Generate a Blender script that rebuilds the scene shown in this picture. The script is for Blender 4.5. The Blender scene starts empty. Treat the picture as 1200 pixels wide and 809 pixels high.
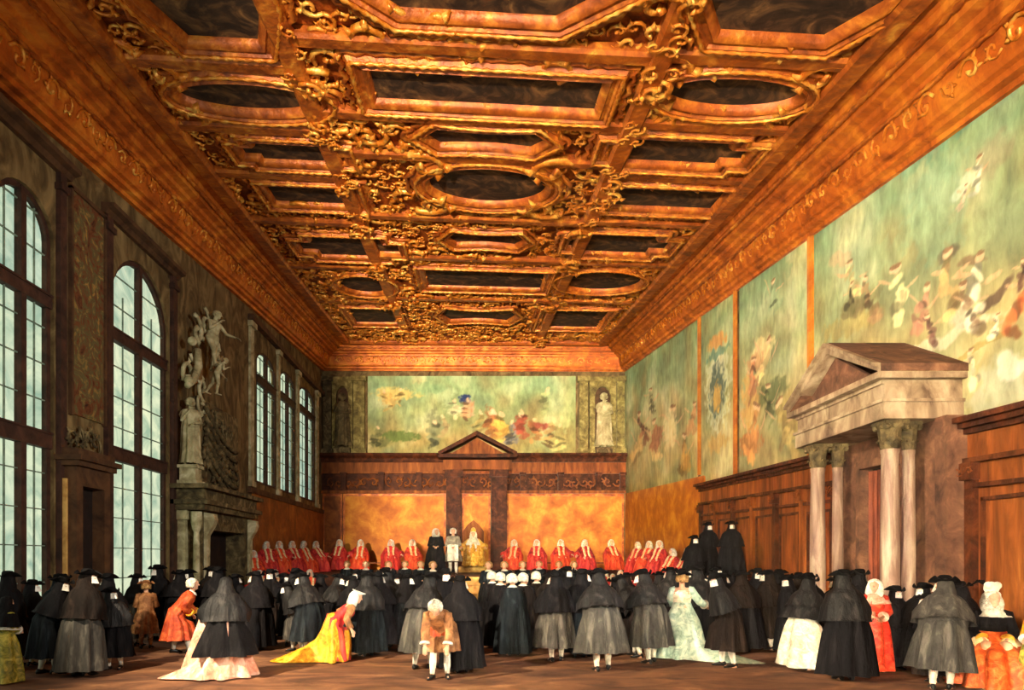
import bpy, bmesh, math, random
from mathutils import Vector, Matrix, noise
PI = math.pi
random.seed(7)
COL = bpy.context.scene.collection
# ------------------------------------------------------------------ room frame
F, H, VX, VY = 800.0, 2.05, 557.0, 655.0          # camera constants (1200x809 frame)
XL, XR, YB = -9.6, 9.45, 42.9
def zl(y): return 11.53 + (y-13.79)*0.0814
def zr(y): return 10.25 + (y-11.76)*0.1156
def zref(x, y):
    t = (x-XL)/(XR-XL)
    return zl(y)*(1-t) + zr(y)*t
CH = 1.5                                           # ceiling height above the cornice foot
def Lp(px, py, x=XL):                              # point on the plane X = x seen at a picture position
    y = F*abs(x)/abs(VX-px)
    return Vector((x, y, H+(VY-py)*y/F))
def Bp(px, py, y=YB): return Vector(((px-VX)*y/F, y, H+(VY-py)*y/F))

# ------------------------------------------------------------------ helpers
def link(o): COL.objects.link(o); return o
def mesh_obj(name, verts, faces, mat=None, parent=None, smooth=False):
    me = bpy.data.meshes.new(name); me.from_pydata([tuple(v) for v in verts], [], faces); me.update()
    o = link(bpy.data.objects.new(name, me))
    if mat: me.materials.append(mat)
    if smooth:
        me.polygons.foreach_set('use_smooth', [True]*len(me.polygons))
    if parent: o.parent = parent
    return o
def tag(o, label=None, cat=None, group=None, kind=None):
    if label: o['label'] = label
    if cat: o['category'] = cat
    if group: o['group'] = group
    if kind: o['kind'] = kind
    return o
def thing(name, label, cat, loc=(0,0,0), rz=0, group=None, scale=1.0):
    o = link(bpy.data.objects.new(name, None)); o.empty_display_size = .2
    o.location = loc; o.rotation_euler = (0,0,rz); o.scale = (scale,)*3
    return tag(o, label, cat, group)

class MB:
    """collects shapes of one mesh"""
    def __init__(s): s.v = []; s.f = []
    def add(s, vs, fs):
        n = len(s.v); s.v += [Vector(v) for v in vs]; s.f += [tuple(i+n for i in f) for f in fs]; return s
    def box(s, a, b, bev=0.0):
        x0,y0,z0 = [min(a[i],b[i]) for i in range(3)]; x1,y1,z1 = [max(a[i],b[i]) for i in range(3)]
        if bev:
            c = bev; vs = []
            for (z,k) in ((z0,c),(z0+c,0),(z1-c,0),(z1,c)):
                vs += [(x0+k,y0+k,z),(x1-k,y0+k,z),(x1-k,y1-k,z),(x0+k,y1-k,z)]
            fs = [(3,2,1,0),(12,13,14,15)]
            for l in range(3):
                for i in range(4): fs.append((l*4+i, l*4+(i+1)%4, l*4+4+(i+1)%4, l*4+4+i))
            return s.add(vs, fs)
        vs = [(x0,y0,z0),(x1,y0,z0),(x1,y1,z0),(x0,y1,z0),(x0,y0,z1),(x1,y0,z1),(x1,y1,z1),(x0,y1,z1)]
        return s.add(vs, [(3,2,1,0),(4,5,6,7),(0,1,5,4),(1,2,6,5),(2,3,7,6),(3,0,4,7)])
    def prism(s, pts, d):                          # closed polygon pts (3D) swept by vector d
        n = len(pts); d = Vector(d); vs = [Vector(p) for p in pts] + [Vector(p)+d for p in pts]
        fs = [tuple(range(n-1,-1,-1)), tuple(range(n,2*n))]
        for i in range(n): fs.append((i,(i+1)%n,n+(i+1)%n,n+i))
        return s.add(vs, fs)
    def tube(s, pts, rad, n=6, cap=True):
        pts = [Vector(p) for p in pts]; m = len(pts)
        if not hasattr(rad, '__len__'): rad = [rad]*m
        vs = []; fs = []; prev = None
        for i in range(m):
            t = (pts[min(i+1,m-1)]-pts[max(i-1,0)]).normalized()
            if prev is None:
                a = Vector((0,0,1)) if abs(t.z) < .9 else Vector((1,0,0)); u = t.cross(a).normalized()
            else:
                u = (prev - t*prev.dot(t)).normalized()
            prev = u; w = t.cross(u)
            for k in range(n):
                an = 2*PI*k/n; vs.append(pts[i] + (u*math.cos(an)+w*math.sin(an))*rad[i])
        for i in range(m-1):
            for k in range(n): fs.append((i*n+k, i*n+(k+1)%n, (i+1)*n+(k+1)%n, (i+1)*n+k))
        if cap: fs.append(tuple(range(n-1,-1,-1))); fs.append(tuple((m-1)*n+k for k in range(n)))
        return s.add(vs, fs)
    def lathe(s, c, prof, n=20, ribs=0, depth=.0):  # prof: (r, z)
        c = Vector(c); vs = []; fs = []
        for (r,z) in prof:
            for k in range(n):
                a = 2*PI*k/n; rr = r*(1-depth*(k % 2)) if ribs else r
                vs.append(c+Vector((rr*math.cos(a), rr*math.sin(a), z)))
        for i in range(len(prof)-1):
            for k in range(n): fs.append((i*n+k, i*n+(k+1)%n, (i+1)*n+(k+1)%n, (i+1)*n+k))
        fs.append(tuple(range(n-1,-1,-1))); fs.append(tuple((len(prof)-1)*n+k for k in range(n)))
        return s.add(vs, fs)
    def ball(s, c, r, sx=1, sy=1, sz=1, n=8, m=5):
        c = Vector(c); vs = [c+Vector((0,0,-r*sz))]; fs = []
        for j in range(1,m):
            ph = -PI/2+PI*j/m
            for k in range(n):
                a = 2*PI*k/n; vs.append(c+Vector((r*sx*math.cos(ph)*math.cos(a), r*sy*math.cos(ph)*math.sin(a), r*sz*math.sin(ph))))
        vs.append(c+Vector((0,0,r*sz))); L = len(vs)-1
        for k in range(n): fs.append((0, 1+(k+1)%n, 1+k))
        for j in range(m-2):
            for k in range(n): fs.append((1+j*n+k, 1+j*n+(k+1)%n, 1+(j+1)*n+(k+1)%n, 1+(j+1)*n+k))
        b = 1+(m-2)*n
        for k in range(n): fs.append((b+k, b+(k+1)%n, L))
        return s.add(vs, fs)
    def build(s, name, mat=None, parent=None, smooth=False):
        return mesh_obj(name, s.v, s.f, mat, parent, smooth)

def shade_auto(o, ang=35):
    me = o.data; me.polygons.foreach_set('use_smooth', [True]*len(me.polygons))
    try: me.set_sharp_from_angle(angle=math.radians(ang))
    except Exception: pass
    return o
def fix_normals(o):
    bm = bmesh.new(); bm.from_mesh(o.data); bmesh.ops.recalc_face_normals(bm, faces=bm.faces); bm.to_mesh(o.data); bm.free(); return o
def poly_with_holes(name, outer, holes, mapf, mat, depth=0.0, dvec=None, parent=None):
    """2D outline with holes -> 3D sheet (mapf) swept along dvec"""
    bm = bmesh.new(); edges = []
    for loop in [outer]+holes:
        vs = [bm.verts.new((p[0],p[1],0)) for p in loop]
        for i in range(len(vs)): edges.append(bm.edges.new((vs[i], vs[(i+1)%len(vs)])))
    bmesh.ops.triangle_fill(bm, edges=edges, use_beauty=True, use_dissolve=False)
    if dvec is not None:
        r = bmesh.ops.extrude_face_region(bm, geom=list(bm.faces))
        tv = [g for g in r['geom'] if isinstance(g, bmesh.types.BMVert)]
        for v in tv: v.co.z = 1
    for v in bm.verts:
        p = mapf(v.co.x, v.co.y); v.co = p + (Vector(dvec) if (dvec is not None and v.co.z > .5) else Vector((0,0,0)))
    bmesh.ops.recalc_face_normals(bm, faces=bm.faces)
    me = bpy.data.meshes.new(name); bm.to_mesh(me); bm.free()
    if mat: me.materials.append(mat)
    o = link(bpy.data.objects.new(name, me))
    if parent: o.parent = parent
    return o

# ------------------------------------------------------------------ materials
def mat(name, stops, scale=4, rough=.7, metal=0.0, bump=.2, bscale=None, detail=6, stretch=(1,1,1), spec=.3, dist=.6, vcol=False):
    m = bpy.data.materials.new(name); m.use_nodes = True; nt = m.node_tree; N = nt.nodes; L = nt.links
    b = N['Principled BSDF']; b.inputs['Roughness'].default_value = rough; b.inputs['Metallic'].default_value = metal
    b.inputs['Specular IOR Level'].default_value = spec
    tc = N.new('ShaderNodeTexCoord'); mp = N.new('ShaderNodeMapping'); mp.inputs['Scale'].default_value = stretch
    L.new(tc.outputs['Object'], mp.inputs['Vector'])
    n = N.new('ShaderNodeTexNoise'); n.inputs['Scale'].default_value = scale; n.inputs['Detail'].default_value = detail
    n.inputs['Distortion'].default_value = dist; n.inputs['Roughness'].default_value = .6
    L.new(mp.outputs[0], n.inputs['Vector'])
    cr = N.new('ShaderNodeValToRGB'); e = cr.color_ramp.elements
    while len(e) < len(stops): e.new(.5)
    for i,(p,c) in enumerate(stops): e[i].position = p; e[i].color = (*c, 1)
    L.new(n.outputs['Fac'], cr.inputs[0])
    if vcol:
        at = N.new('ShaderNodeVertexColor'); at.layer_name = 'Col'
        mx = N.new('ShaderNodeMix'); mx.data_type = 'RGBA'; mx.blend_type = 'OVERLAY'; mx.inputs[0].default_value = .55
        L.new(at.outputs[0], mx.inputs[6]); L.new(cr.outputs[0], mx.inputs[7]); L.new(mx.outputs[2], b.inputs['Base Color'])
    else: L.new(cr.outputs[0], b.inputs['Base Color'])
    if bump:
        n2 = N.new('ShaderNodeTexNoise'); n2.inputs['Scale'].default_value = bscale or scale*3; n2.inputs['Detail'].default_value = 4
        L.new(mp.outputs[0], n2.inputs['Vector'])
        bp = N.new('ShaderNodeBump'); bp.inputs['Strength'].default_value = bump; bp.inputs['Distance'].default_value = .05
        L.new(n2.outputs['Fac'], bp.inputs['Height']); L.new(bp.outputs[0], b.inputs['Normal'])
    return m
def S(r,g,b):                                       # 0..255 sRGB to linear
    f = lambda c: (c/255/12.92) if c/255 <= .04045 else ((c/255+.055)/1.055)**2.4
    return (f(r), f(g), f(b))
def two(name, a, b, **k): return mat(name, [(.34,a),(.68,b)], **k)
M = {}
M['gild'] = mat('gilded_wood', [(.30,S(112,48,14)),(.50,S(176,88,26)),(.62,S(212,124,40)),(.76,S(246,184,76))], scale=2.2, rough=.45, metal=.25, bump=.6, bscale=7, spec=.5)
M['gild_dark'] = mat('gilded_ground', [(.30,S(82,32,8)),(.50,S(142,64,18)),(.66,S(190,100,30)),(.8,S(236,160,60))], scale=2.6, rough=.55, metal=.15, bump=.9, bscale=6)
M['gild_bright'] = mat('bright_gilding', [(.30,S(170,80,20)),(.50,S(222,132,36)),(.70,S(255,205,100))], scale=3.0, rough=.38, metal=.35, bump=.5, bscale=9, spec=.6)
M['cornice'] = mat('cornice_gilding', [(.30,S(138,62,18)),(.5,S(198,102,32)),(.66,S(228,140,46)),(.8,S(248,186,76))], scale=1.6, rough=.5, metal=.2, bump=.5, bscale=5)
M['canvas_dark'] = mat('dark_ceiling_canvas', [(.30,S(22,14,10)),(.46,S(54,36,24)),(.58,S(96,66,40)),(.72,S(146,104,62))], scale=1.3, rough=.8, bump=.3, bscale=6, dist=1.6)
M['wall_olive'] = mat('aged_olive_wall', [(.30,S(54,38,20)),(.48,S(98,78,46)),(.60,S(126,104,66)),(.8,S(164,134,84))], scale=1.5, rough=.85, bump=.6, bscale=4, dist=1.2, stretch=(1,1,.6))
M['grotesque'] = mat('painted_grotesque_panel', [(.28,S(44,24,14)),(.44,S(108,60,30)),(.54,S(88,84,50)),(.66,S(160,118,56)),(.8,S(150,54,26))], scale=1.9, rough=.85, bump=.6, dist=2.6)
M['frame_dark'] = two('dark_window_wood', S(42,26,20), S(78,48,36), scale=3, rough=.7)
M['trim_brown'] = two('brown_moulding', S(52,32,20), S(98,66,40), scale=2, rough=.75)
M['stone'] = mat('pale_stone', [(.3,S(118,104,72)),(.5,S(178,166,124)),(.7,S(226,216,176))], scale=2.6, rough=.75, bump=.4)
M['stone_dark'] = mat('shaded_carved_stone', [(.3,S(48,38,24)),(.5,S(90,76,48)),(.75,S(150,130,88))], scale=2.2, rough=.8, bump=.6, dist=1.4)  # dark carved stone, also used where shade is put into the stone colour
M['stone_grey'] = mat('portal_stone', [(.3,S(96,74,56)),(.5,S(156,132,104)),(.72,S(206,186,152))], scale=2.2, rough=.7, bump=.35, stretch=(1,1,.5))
M['portal_brown'] = mat('portal_roof_stone', [(.3,S(60,38,28)),(.55,S(112,76,56)),(.78,S(164,120,88))], scale=2.2, rough=.75, bump=.4)
M['stone_olive'] = mat('olive_gilt_stone', [(.3,S(78,66,34)),(.5,S(124,110,60)),(.72,S(176,162,100))], scale=2.6, rough=.75, bump=.5)
M['marble'] = mat('veined_column_marble', [(.3,S(98,72,62)),(.5,S(146,116,98)),(.72,S(196,176,150))], scale=2.4, rough=.5, bump=.25, stretch=(2,2,.3), dist=.5)
M['dark'] = two('dark_wood_and_shade', S(18,10,8), S(40,24,18), scale=2, rough=.8)  # near-black wood, also put in for the shade inside openings
M['curtain'] = two('rust_door_curtain', S(84,36,20), S(140,66,36), scale=3, stretch=(2,2,.4))
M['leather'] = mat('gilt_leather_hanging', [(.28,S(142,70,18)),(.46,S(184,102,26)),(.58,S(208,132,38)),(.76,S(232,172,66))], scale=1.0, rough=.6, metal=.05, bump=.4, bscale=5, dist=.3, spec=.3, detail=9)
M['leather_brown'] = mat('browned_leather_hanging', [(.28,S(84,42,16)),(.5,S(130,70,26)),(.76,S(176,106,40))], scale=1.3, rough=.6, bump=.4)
M['wood'] = mat('walnut_panelling', [(.28,S(74,36,16)),(.5,S(124,66,28)),(.66,S(156,90,38)),(.82,S(190,122,56))], scale=1.8, rough=.65, bump=.4, stretch=(1.6,1.6,.3), spec=.2)
M['wood_dark'] = mat('dark_walnut', [(.28,S(34,16,9)),(.5,S(70,34,18)),(.76,S(116,62,30))], scale=2.2, rough=.65, bump=.5, spec=.2)
M['floor'] = mat('worn_red_floor', [(.28,S(56,34,24)),(.45,S(98,64,44)),(.58,S(128,86,58)),(.74,S(172,124,84))], scale=1.1, rough=.8, bump=.5, bscale=4, stretch=(.7,1.3,1), dist=.8, detail=9)
M['step'] = two('pale_dais_steps', S(150,100,44), S(226,180,104), scale=2.5)
M['mural'] = mat('mural_paint', [(.3,(.22,.22,.22)),(.5,(.5,.5,.5)),(.7,(.8,.8,.8))], scale=3.2, rough=.85, bump=.35, bscale=10, vcol=True, dist=.3, detail=9, stretch=(1,1,.45))
M['skin'] = two('skin', S(196,140,108), S(230,182,150), scale=8, rough=.6, bump=0)
M['black'] = mat('black_wool_cloak', [(.3,S(7,6,8)),(.55,S(18,16,18)),(.78,S(44,40,40))], scale=4, rough=.8, bump=.5, stretch=(1.4,1.4,.35), spec=.12)
M['brownblack'] = mat('brown_black_cloak', [(.3,S(12,8,6)),(.55,S(28,20,16)),(.78,S(60,46,38))], scale=4, rough=.8, bump=.5, stretch=(1.4,1.4,.35), spec=.12)
M['blueblack'] = mat('blue_black_cloak', [(.3,S(10,12,15)),(.55,S(22,27,31)),(.78,S(58,66,70))], scale=4, rough=.8, bump=.5, stretch=(1.4,1.4,.35), spec=.12)
M['silk'] = mat('black_silk_cape', [(.3,S(9,8,9)),(.55,S(24,22,22)),(.76,S(66,62,58))], scale=5, rough=.6, bump=.5, stretch=(1.5,1.5,.3), spec=.25)
M['grey'] = mat('grey_wool_cloak', [(.3,S(30,28,26)),(.55,S(66,62,56)),(.78,S(116,110,98))], scale=5, rough=.75, bump=.4, stretch=(1.4,1.4,.35))
M['hat'] = two('black_felt', S(7,6,7), S(20,18,18), scale=6, rough=.8, bump=.1, spec=.1)
M['mask'] = two('white_mask', S(226,218,204), S(250,246,236), scale=8, rough=.5, bump=0)
M['white'] = two('white_linen', S(196,186,164), S(250,246,232), scale=7, rough=.8, bump=.3)
M['wig'] = mat('powdered_wig', [(.35,S(170,160,140)),(.65,S(246,240,222))], scale=16, rough=.85, bump=.6)
M['hair'] = mat('gold_brown_hair', [(.35,S(104,68,36)),(.65,S(196,150,92))], scale=16, rough=.8, bump=.5)
M['shoe'] = two('black_leather_shoe', S(10,9,9), S(26,22,20), scale=5, rough=.35, bump=0)
M['breech'] = two('dark_breeches', S(26,20,18), S(56,44,38), scale=5, rough=.8)
M['red'] = mat('scarlet_robe', [(.3,S(166,34,22)),(.5,S(222,68,36)),(.72,S(248,124,64))], scale=5, rough=.6, bump=.3, stretch=(1.5,1.5,.4))
M['crimson'] = mat('crimson_robe', [(.3,S(140,22,32)),(.5,S(196,46,44)),(.72,S(238,96,66))], scale=5, rough=.6, bump=.3, stretch=(1.5,1.5,.4))
M['stole'] = two('pale_stole', S(214,170,104), S(250,232,190), scale=9, rough=.8)
M['pink'] = mat('pink_silk', [(.3,S(206,116,92)),(.5,S(238,172,142)),(.72,S(255,232,212))], scale=5, rough=.45, bump=.4, dist=1.4)
M['yellow'] = mat('yellow_silk', [(.3,S(190,104,10)),(.5,S(236,160,28)),(.72,S(255,214,84))], scale=6, rough=.45, bump=.4, dist=1.4)
M['cyan'] = mat('pale_green_silk', [(.3,S(120,146,130)),(.5,S(176,200,180)),(.72,S(236,240,214))], scale=5, rough=.45, bump=.4, dist=1.4)
M['cream'] = mat('cream_brocade', [(.3,S(176,160,130)),(.5,S(222,212,182)),(.72,S(252,248,230))], scale=6, rough=.5, bump=.4, dist=1.4)
M['redsilk'] = mat('red_silk', [(.3,S(176,24,12)),(.5,S(226,56,28)),(.72,S(250,120,80))], scale=6, rough=.45, bump=.4, dist=1.2)
M['orange'] = mat('orange_silk', [(.3,S(176,52,16)),(.5,S(222,92,34)),(.72,S(248,150,84))], scale=5, rough=.45, bump=.4, dist=1.4)
M['goldgreen'] = mat('gold_green_brocade', [(.3,S(70,76,30)),(.5,S(150,140,50)),(.72,S(226,200,90))], scale=6, rough=.45, bump=.4, dist=1.4)
M['redcoat'] = mat('russet_coat', [(.3,S(130,40,16)),(.5,S(184,70,30)),(.72,S(226,120,60))], scale=6, rough=.6, bump=.3)
M['browncoat'] = mat('tan_coat', [(.3,S(92,58,32)),(.5,S(150,98,58)),(.72,S(196,142,90))], scale=6, rough=.7, bump=.3)
M['goldrobe'] = mat('gold_brocade_robe', [(.3,S(176,110,30)),(.5,S(230,170,60)),(.72,S(255,226,130))], scale=7, rough=.45, metal=.1, bump=.3)
M['pewter'] = mat('grey_coat', [(.3,S(92,84,74)),(.55,S(140,130,112)),(.8,S(186,176,150))], scale=6, rough=.7, bump=.3)
M['lead'] = two('lead_glazing_bars', S(96,108,96), S(140,154,138), scale=6, rough=.6, bump=0)
def glass():
    m = bpy.data.materials.new('leaded_glass'); m.use_nodes = True; nt = m.node_tree; N = nt.nodes; L = nt.links
    N.remove(N['Principled BSDF']); out = N['Material Output']
    tr = N.new('ShaderNodeBsdfTransparent'); gl = N.new('ShaderNodeBsdfGlossy'); gl.inputs['Roughness'].default_value = .15
    n = N.new('ShaderNodeTexNoise'); n.inputs['Scale'].default_value = 1.1; n.inputs['Detail'].default_value = 6; n.inputs['Distortion'].default_value = 1.2
    tc = N.new('ShaderNodeTexCoord'); L.new(tc.outputs['Object'], n.inputs['Vector'])
    cr = N.new('ShaderNodeValToRGB'); e = cr.color_ramp.elements
    e[0].position = .32; e[0].color = (.46,.60,.54,1); e[1].position = .62; e[1].color = (1,1,.86,1)
    L.new(n.outputs['Fac'], cr.inputs[0]); L.new(cr.outputs[0], tr.inputs['Color'])
    mx = N.new('ShaderNodeMixShader'); mx.inputs[0].default_value = .06
    L.new(tr.outputs[0], mx.inputs[1]); L.new(gl.outputs[0], mx.inputs[2]); L.new(mx.outputs[0], out.inputs['Surface'])
    return m
M['glass'] = glass()

# ------------------------------------------------------------------ camera, world, lights
cam = bpy.data.cameras.new('camera'); co = link(bpy.data.objects.new('camera', cam)); bpy.context.scene.camera = co
co.location = (0,0,H); co.rotation_euler = (PI/2,0,0); cam.sensor_width = 36; cam.sensor_fit = 'HORIZONTAL'; cam.lens = 36*F/1200
cam.shift_x = (600-VX)/1200; cam.shift_y = (VY-404.5)/1200; cam.clip_end = 300
sc = bpy.context.scene
sc.view_settings.view_transform = 'Standard'; sc.view_settings.look = 'None'; sc.view_settings.gamma = 1; sc.view_settings.use_curve_mapping = False
sc.view_settings.exposure = 0.0
w = bpy.data.worlds.new('World'); sc.world = w; w.use_nodes = True; nt = w.node_tree; bg = nt.nodes['Background']
tc = nt.nodes.new('ShaderNodeTexCoord'); nn = nt.nodes.new('ShaderNodeTexNoise'); nn.inputs['Scale'].default_value = 2.2; nn.inputs['Detail'].default_value = 5
nt.links.new(tc.outputs['Generated'], nn.inputs['Vector']); cr = nt.nodes.new('ShaderNodeValToRGB')
cr.color_ramp.elements[0].position = .35; cr.color_ramp.elements[0].color = (*S(178,196,186),1)
cr.color_ramp.elements[1].position = .65; cr.color_ramp.elements[1].color = (*S(226,230,200),1)
nt.links.new(nn.outputs['Fac'], cr.inputs[0]); nt.links.new(cr.outputs[0], bg.inputs['Color']); bg.inputs['Strength'].default_value = 1.3

def lamp(name, loc, target, energy, color, angle, blend=.3, radius=.1, falloff=None):
    l = bpy.data.lights.new(name, 'SPOT'); l.energy = energy; l.color = color; l.spot_size = math.radians(angle); l.spot_blend = blend; l.shadow_soft_size = radius
    o = link(bpy.data.objects.new(name, l)); o.location = loc
    o.rotation_euler = (Vector(target)-Vector(loc)).to_track_quat('-Z','Y').to_euler()
    if falloff:
        l.use_nodes = True; n = l.node_tree.nodes; e = n['Emission']; lf = n.new('ShaderNodeLightFalloff'); lf.inputs['Strength'].default_value = 1.0
        l.node_tree.links.new(lf.outputs[falloff], e.inputs['Strength'])
    return o
KEY = (-3.45,-6.5,4.0)
lamp('added_rear_spot', KEY, (4,20,6), 78, (1.0,.82,.58), 130, .2, .12, 'Constant')  # added spot behind the camera to light ceiling and end wall
lamp('added_left_spot', (-9.0,5.0,8.2), (6,20,.5), 16500, (1.0,.82,.58), 78, .5, .12)  # added spot out of view at left, lights the crowd and right wall

lamp('added_right_fill', (8.8,4.0,6.5), (-9,24,4), 9000, (.95,.95,.86), 62, .7, .8)  # added soft spot that brightens the dim left wall
# ------------------------------------------------------------------ setting: floor and walls
def struct(o): o['kind'] = 'structure'; return o
struct(MB().box((-10.2,8.6,-.3),(10.1,43.6,0)).build('floor', M['floor']))
def arch(y0, y1, z0, zs, zt, n=14):
    c = (y0+y1)/2; r = (y1-y0)/2; pts = [(y0,z0),(y1,z0)]
    for i in range(n+1):
        a = PI*i/n; pts.append((c+r*math.cos(a), zs+(zt-zs)*math.sin(a)))
    return pts
WIN = [ (13.62,15.55,.7,9.2,10.05,[(7.85,.13),(4.7,.16)],4,1), (18.02,21.35,.7,8.95,10.5,[(8.05,.14),(4.85,.16)],4,2),
        (29.9,32.75,5.4,10.75,11.35,[(9.95,.15)],3,3), (33.5,36.3,5.4,10.9,11.5,[(10.1,.15)],3,4), (37.2,40.7,5.4,11.1,11.7,[(10.3,.15)],3,5) ]
outer = [(12.9,0),(43.5,0),(43.5,zl(43.5)+.3),(12.9,zl(12.9)+.3)]
wl = struct(poly_with_holes('wall_left', outer, [arch(*w_[:5]) for w_ in WIN], lambda y,z: Vector((XL,y,z)), M['wall_olive'], dvec=(-.2,0,0)))
for (y0,y1,z0,zs,zt,trs,ncol,idx) in WIN:
    xg = XL-(.14 if idx <= 2 else .05)
    wnd = link(bpy.data.objects.new('window_%d' % idx, None)); wnd.location = (xg,(y0+y1)/2,z0); struct(wnd)
    inv = Matrix.Translation(-Vector(wnd.location))
    def P(o): o.parent = wnd; o.matrix_parent_inverse = inv; return o
    ar = arch(y0-.02,y1+.02,z0-.02,zs,zt+.02)
    g = mesh_obj('glass_pane', [(xg,a,b) for a,b in ar], [tuple(range(len(ar)))], M['glass']); P(g)
    fw_ = .13 if idx <= 2 else .08; inn = arch(y0+fw_,y1-fw_,z0+fw_,zs,zt-fw_)
    fr = poly_with_holes('window_frame', ar, [inn], lambda y,z: Vector((xg+.06,y,z)), M['frame_dark'], dvec=(-.12,0,0)); P(fr)
    big = idx <= 2
    m = MB(); cy = (y0+y1)/2; mw = .085 if big else .1
    m.box((xg-.06,cy-mw,z0),(xg+.1,cy+mw,zt-.05))
    mo = m.build('mullion', M['frame_dark']); P(mo)
    for (tz,th) in trs:
        P(MB().box((xg-.06,y0,tz-th),(xg+.11,y1,tz+th)).box((xg-.02,y0,tz+th),(xg+.14,y1,tz+th+.05)).build('transom', M['frame_dark']))
    b = MB(); st = .82 if big else .7
    z = z0+st
    while z < zt-.2:
        if all(abs(z-t[0]) > .25 for t in trs): b.box((xg-.02,y0,z-.012),(xg+.02,y1,z+.012))
        z += st
    for q in range(1,ncol*2 if big else 2*ncol-2):
        yy = y0+(y1-y0)*q/(ncol*1.0 if big else 4)
        if yy < y1-.1 and abs(yy-cy) > .15: b.box((xg-.02,yy-.010,z0),(xg+.02,yy+.010,zt-.15 if abs(yy-cy) < .6 else zs+.3))
    P(b.build('glazing_bars', M['lead']))
# unseen rear wall added behind the camera to shape the light (its jamb keeps the low light off the left side), back and right walls
struct(MB().box((-14,-4.4,-6),(-3.585,-4.36,11)).box((2.0,-4.4,-.3),(9.85,-4.36,11)).box((-3.585,-4.4,7.0),(2.0,-4.36,11)).build('wall_rear_light_mask', M['wall_olive']))
struct(MB().box((XL-.4,YB,0),(XR+.4,YB+.4,15)).build('wall_back', M['wall_olive']))
v = [(XR,-4,0),(XR,43.3,0),(XR,43.3,zr(43.3)+.3),(XR,-4,zr(-4)+.3)]
struct(MB().prism(v,(.4,0,0)).build('wall_right', M['wall_olive']))

# pier panels and mouldings on the left wall
def lstrip(name, y0, y1, za, zb, d0, d1, m, lab=None):
    return MB().box((XL,y0,za),(XL+d1,y1,zb))
def wallthing(o, label, cat, group=None): return tag(o, label, cat, group)
p = MB().box((XL+.012,16.15,5.5),(XL+.05,17.55,10.8)).build('painted_pier_panel', M['grotesque'])
fr = MB()
for (a,b_,c,d) in ((16.08,16.16,5.45,10.85),(17.54,17.62,5.45,10.85)): fr.box((XL,a,c),(XL+.1,b_,d))
fr.box((XL,16.08,10.8),(XL+.1,17.62,10.9)); fr.build('panel_border', M['trim_brown'], p)
wallthing(p, 'tall brown pier panel painted with faded gold and red ornament between the two big windows', 'wall panel')
trim_n = [0]
def trim(mb, m, sm=False):
    trim_n[0] += 1; o = mb.build('trim_%d' % trim_n[0], m); o['kind'] = 'structure'; return o
def hood_mould(y0,y1,z,side=True,zb=1.1):
    m = MB(); m.prism([(XL,y0,z),(XL+.12,y0,z),(XL+.2,y0,z+.1),(XL+.34,y0,z+.14),(XL+.36,y0,z+.24),(XL,y0,z+.26)],(0,y1-y0,0))
    trim(m, M['trim_brown'])
hood_mould(12.95,16.05,10.9); hood_mould(17.5,21.85,10.95)
for (a,b_,zt) in ((15.62,15.86,10.9),(17.62,17.9,10.95),(21.45,21.75,10.95)):
    m = MB().box((XL,a,0.0),(XL+.12,b_,zt)); m.box((XL,a-.05,zt-.4),(XL+.18,b_+.05,zt-.25)); trim(m, M['frame_dark'])
for (ya,yb) in ((28.9,29.35),(32.95,33.3),(36.5,36.95),(40.9,41.5)):
    m = MB().box((XL,ya,5.2),(XL+.1,yb,11.9)); m.box((XL,ya-.1,11.9),(XL+.2,yb+.1,12.13)); m.box((XL,ya-.08,5.12),(XL+.16,yb+.08,5.35))
    o = m.build('window_pilaster', M['stone'] )
    q = {28.9:'pale pilaster just right of the fireplace overmantel, first of the row of small windows',32.95:'thin pale pilaster between first and second small far window',
         36.5:'thin pale pilaster between second and third small far window',40.9:'pale pilaster in the far left corner beyond the small windows'}[ya]
    tag(o, q, 'pilaster', 'pilasters of the far left windows')
m = MB().box((XL,28.8,12.15),(XL+.25,42.9,12.4)).box((XL,28.8,4.85),(XL+.14,42.9,5.1)); trim(m, M['trim_brown'])
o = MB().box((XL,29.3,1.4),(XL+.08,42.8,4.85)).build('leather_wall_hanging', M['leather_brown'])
tag(o, 'browned gilt leather hanging on left wall below the small far windows', 'wall hanging')

# ------------------------------------------------------------------ cornice
CP = [(0,-.06),(.14,-.06),(.18,.03),(.32,.06),(.34,.17),(.44,.2),(.48,.26),(.60,.74),(.72,.78),(.74,.86),(.88,.90),(.92,1.0),(1.12,1.04),(1.16,1.14),(1.34,1.18),(1.38,1.3),(1.54,1.33),(1.6,1.5),(1.6,1.6),(0,1.6)]
def cornice_piece(name, path, m, nseg=1):
    vs = []; fs = []; n = len(CP)
    for (fx, ) in []: pass
    for q in path:
        for (p_,h) in CP:
            x,y = q(p_); vs.append((x,y,zref(x,y)+h))
    for i in range(len(path)-1):
        for k in range(n): fs.append((i*n+k, i*n+(k+1)%n, (i+1)*n+(k+1)%n, (i+1)*n+k))
    fs.append(tuple(range(n))); fs.append(tuple((len(path)-1)*n+k for k in range(n)))
    o = mesh_obj(name, vs, fs, m); fix_normals(o); o['kind'] = 'structure'; return o
cl_ = cornice_piece('trim_cornice_left', [lambda p_: (XL+p_, 8.6), lambda p_: (XL+p_, YB-p_)], M['cornice'])
cb_ = cornice_piece('trim_cornice_back', [lambda p_: (XL+p_, YB-p_), lambda p_: (XR-p_, YB-p_)], M['cornice'])
cr_ = cornice_piece('trim_cornice_right', [lambda p_: (XR-p_, YB-p_), lambda p_: (XR-p_, 8.0)], M['cornice'])

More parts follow.
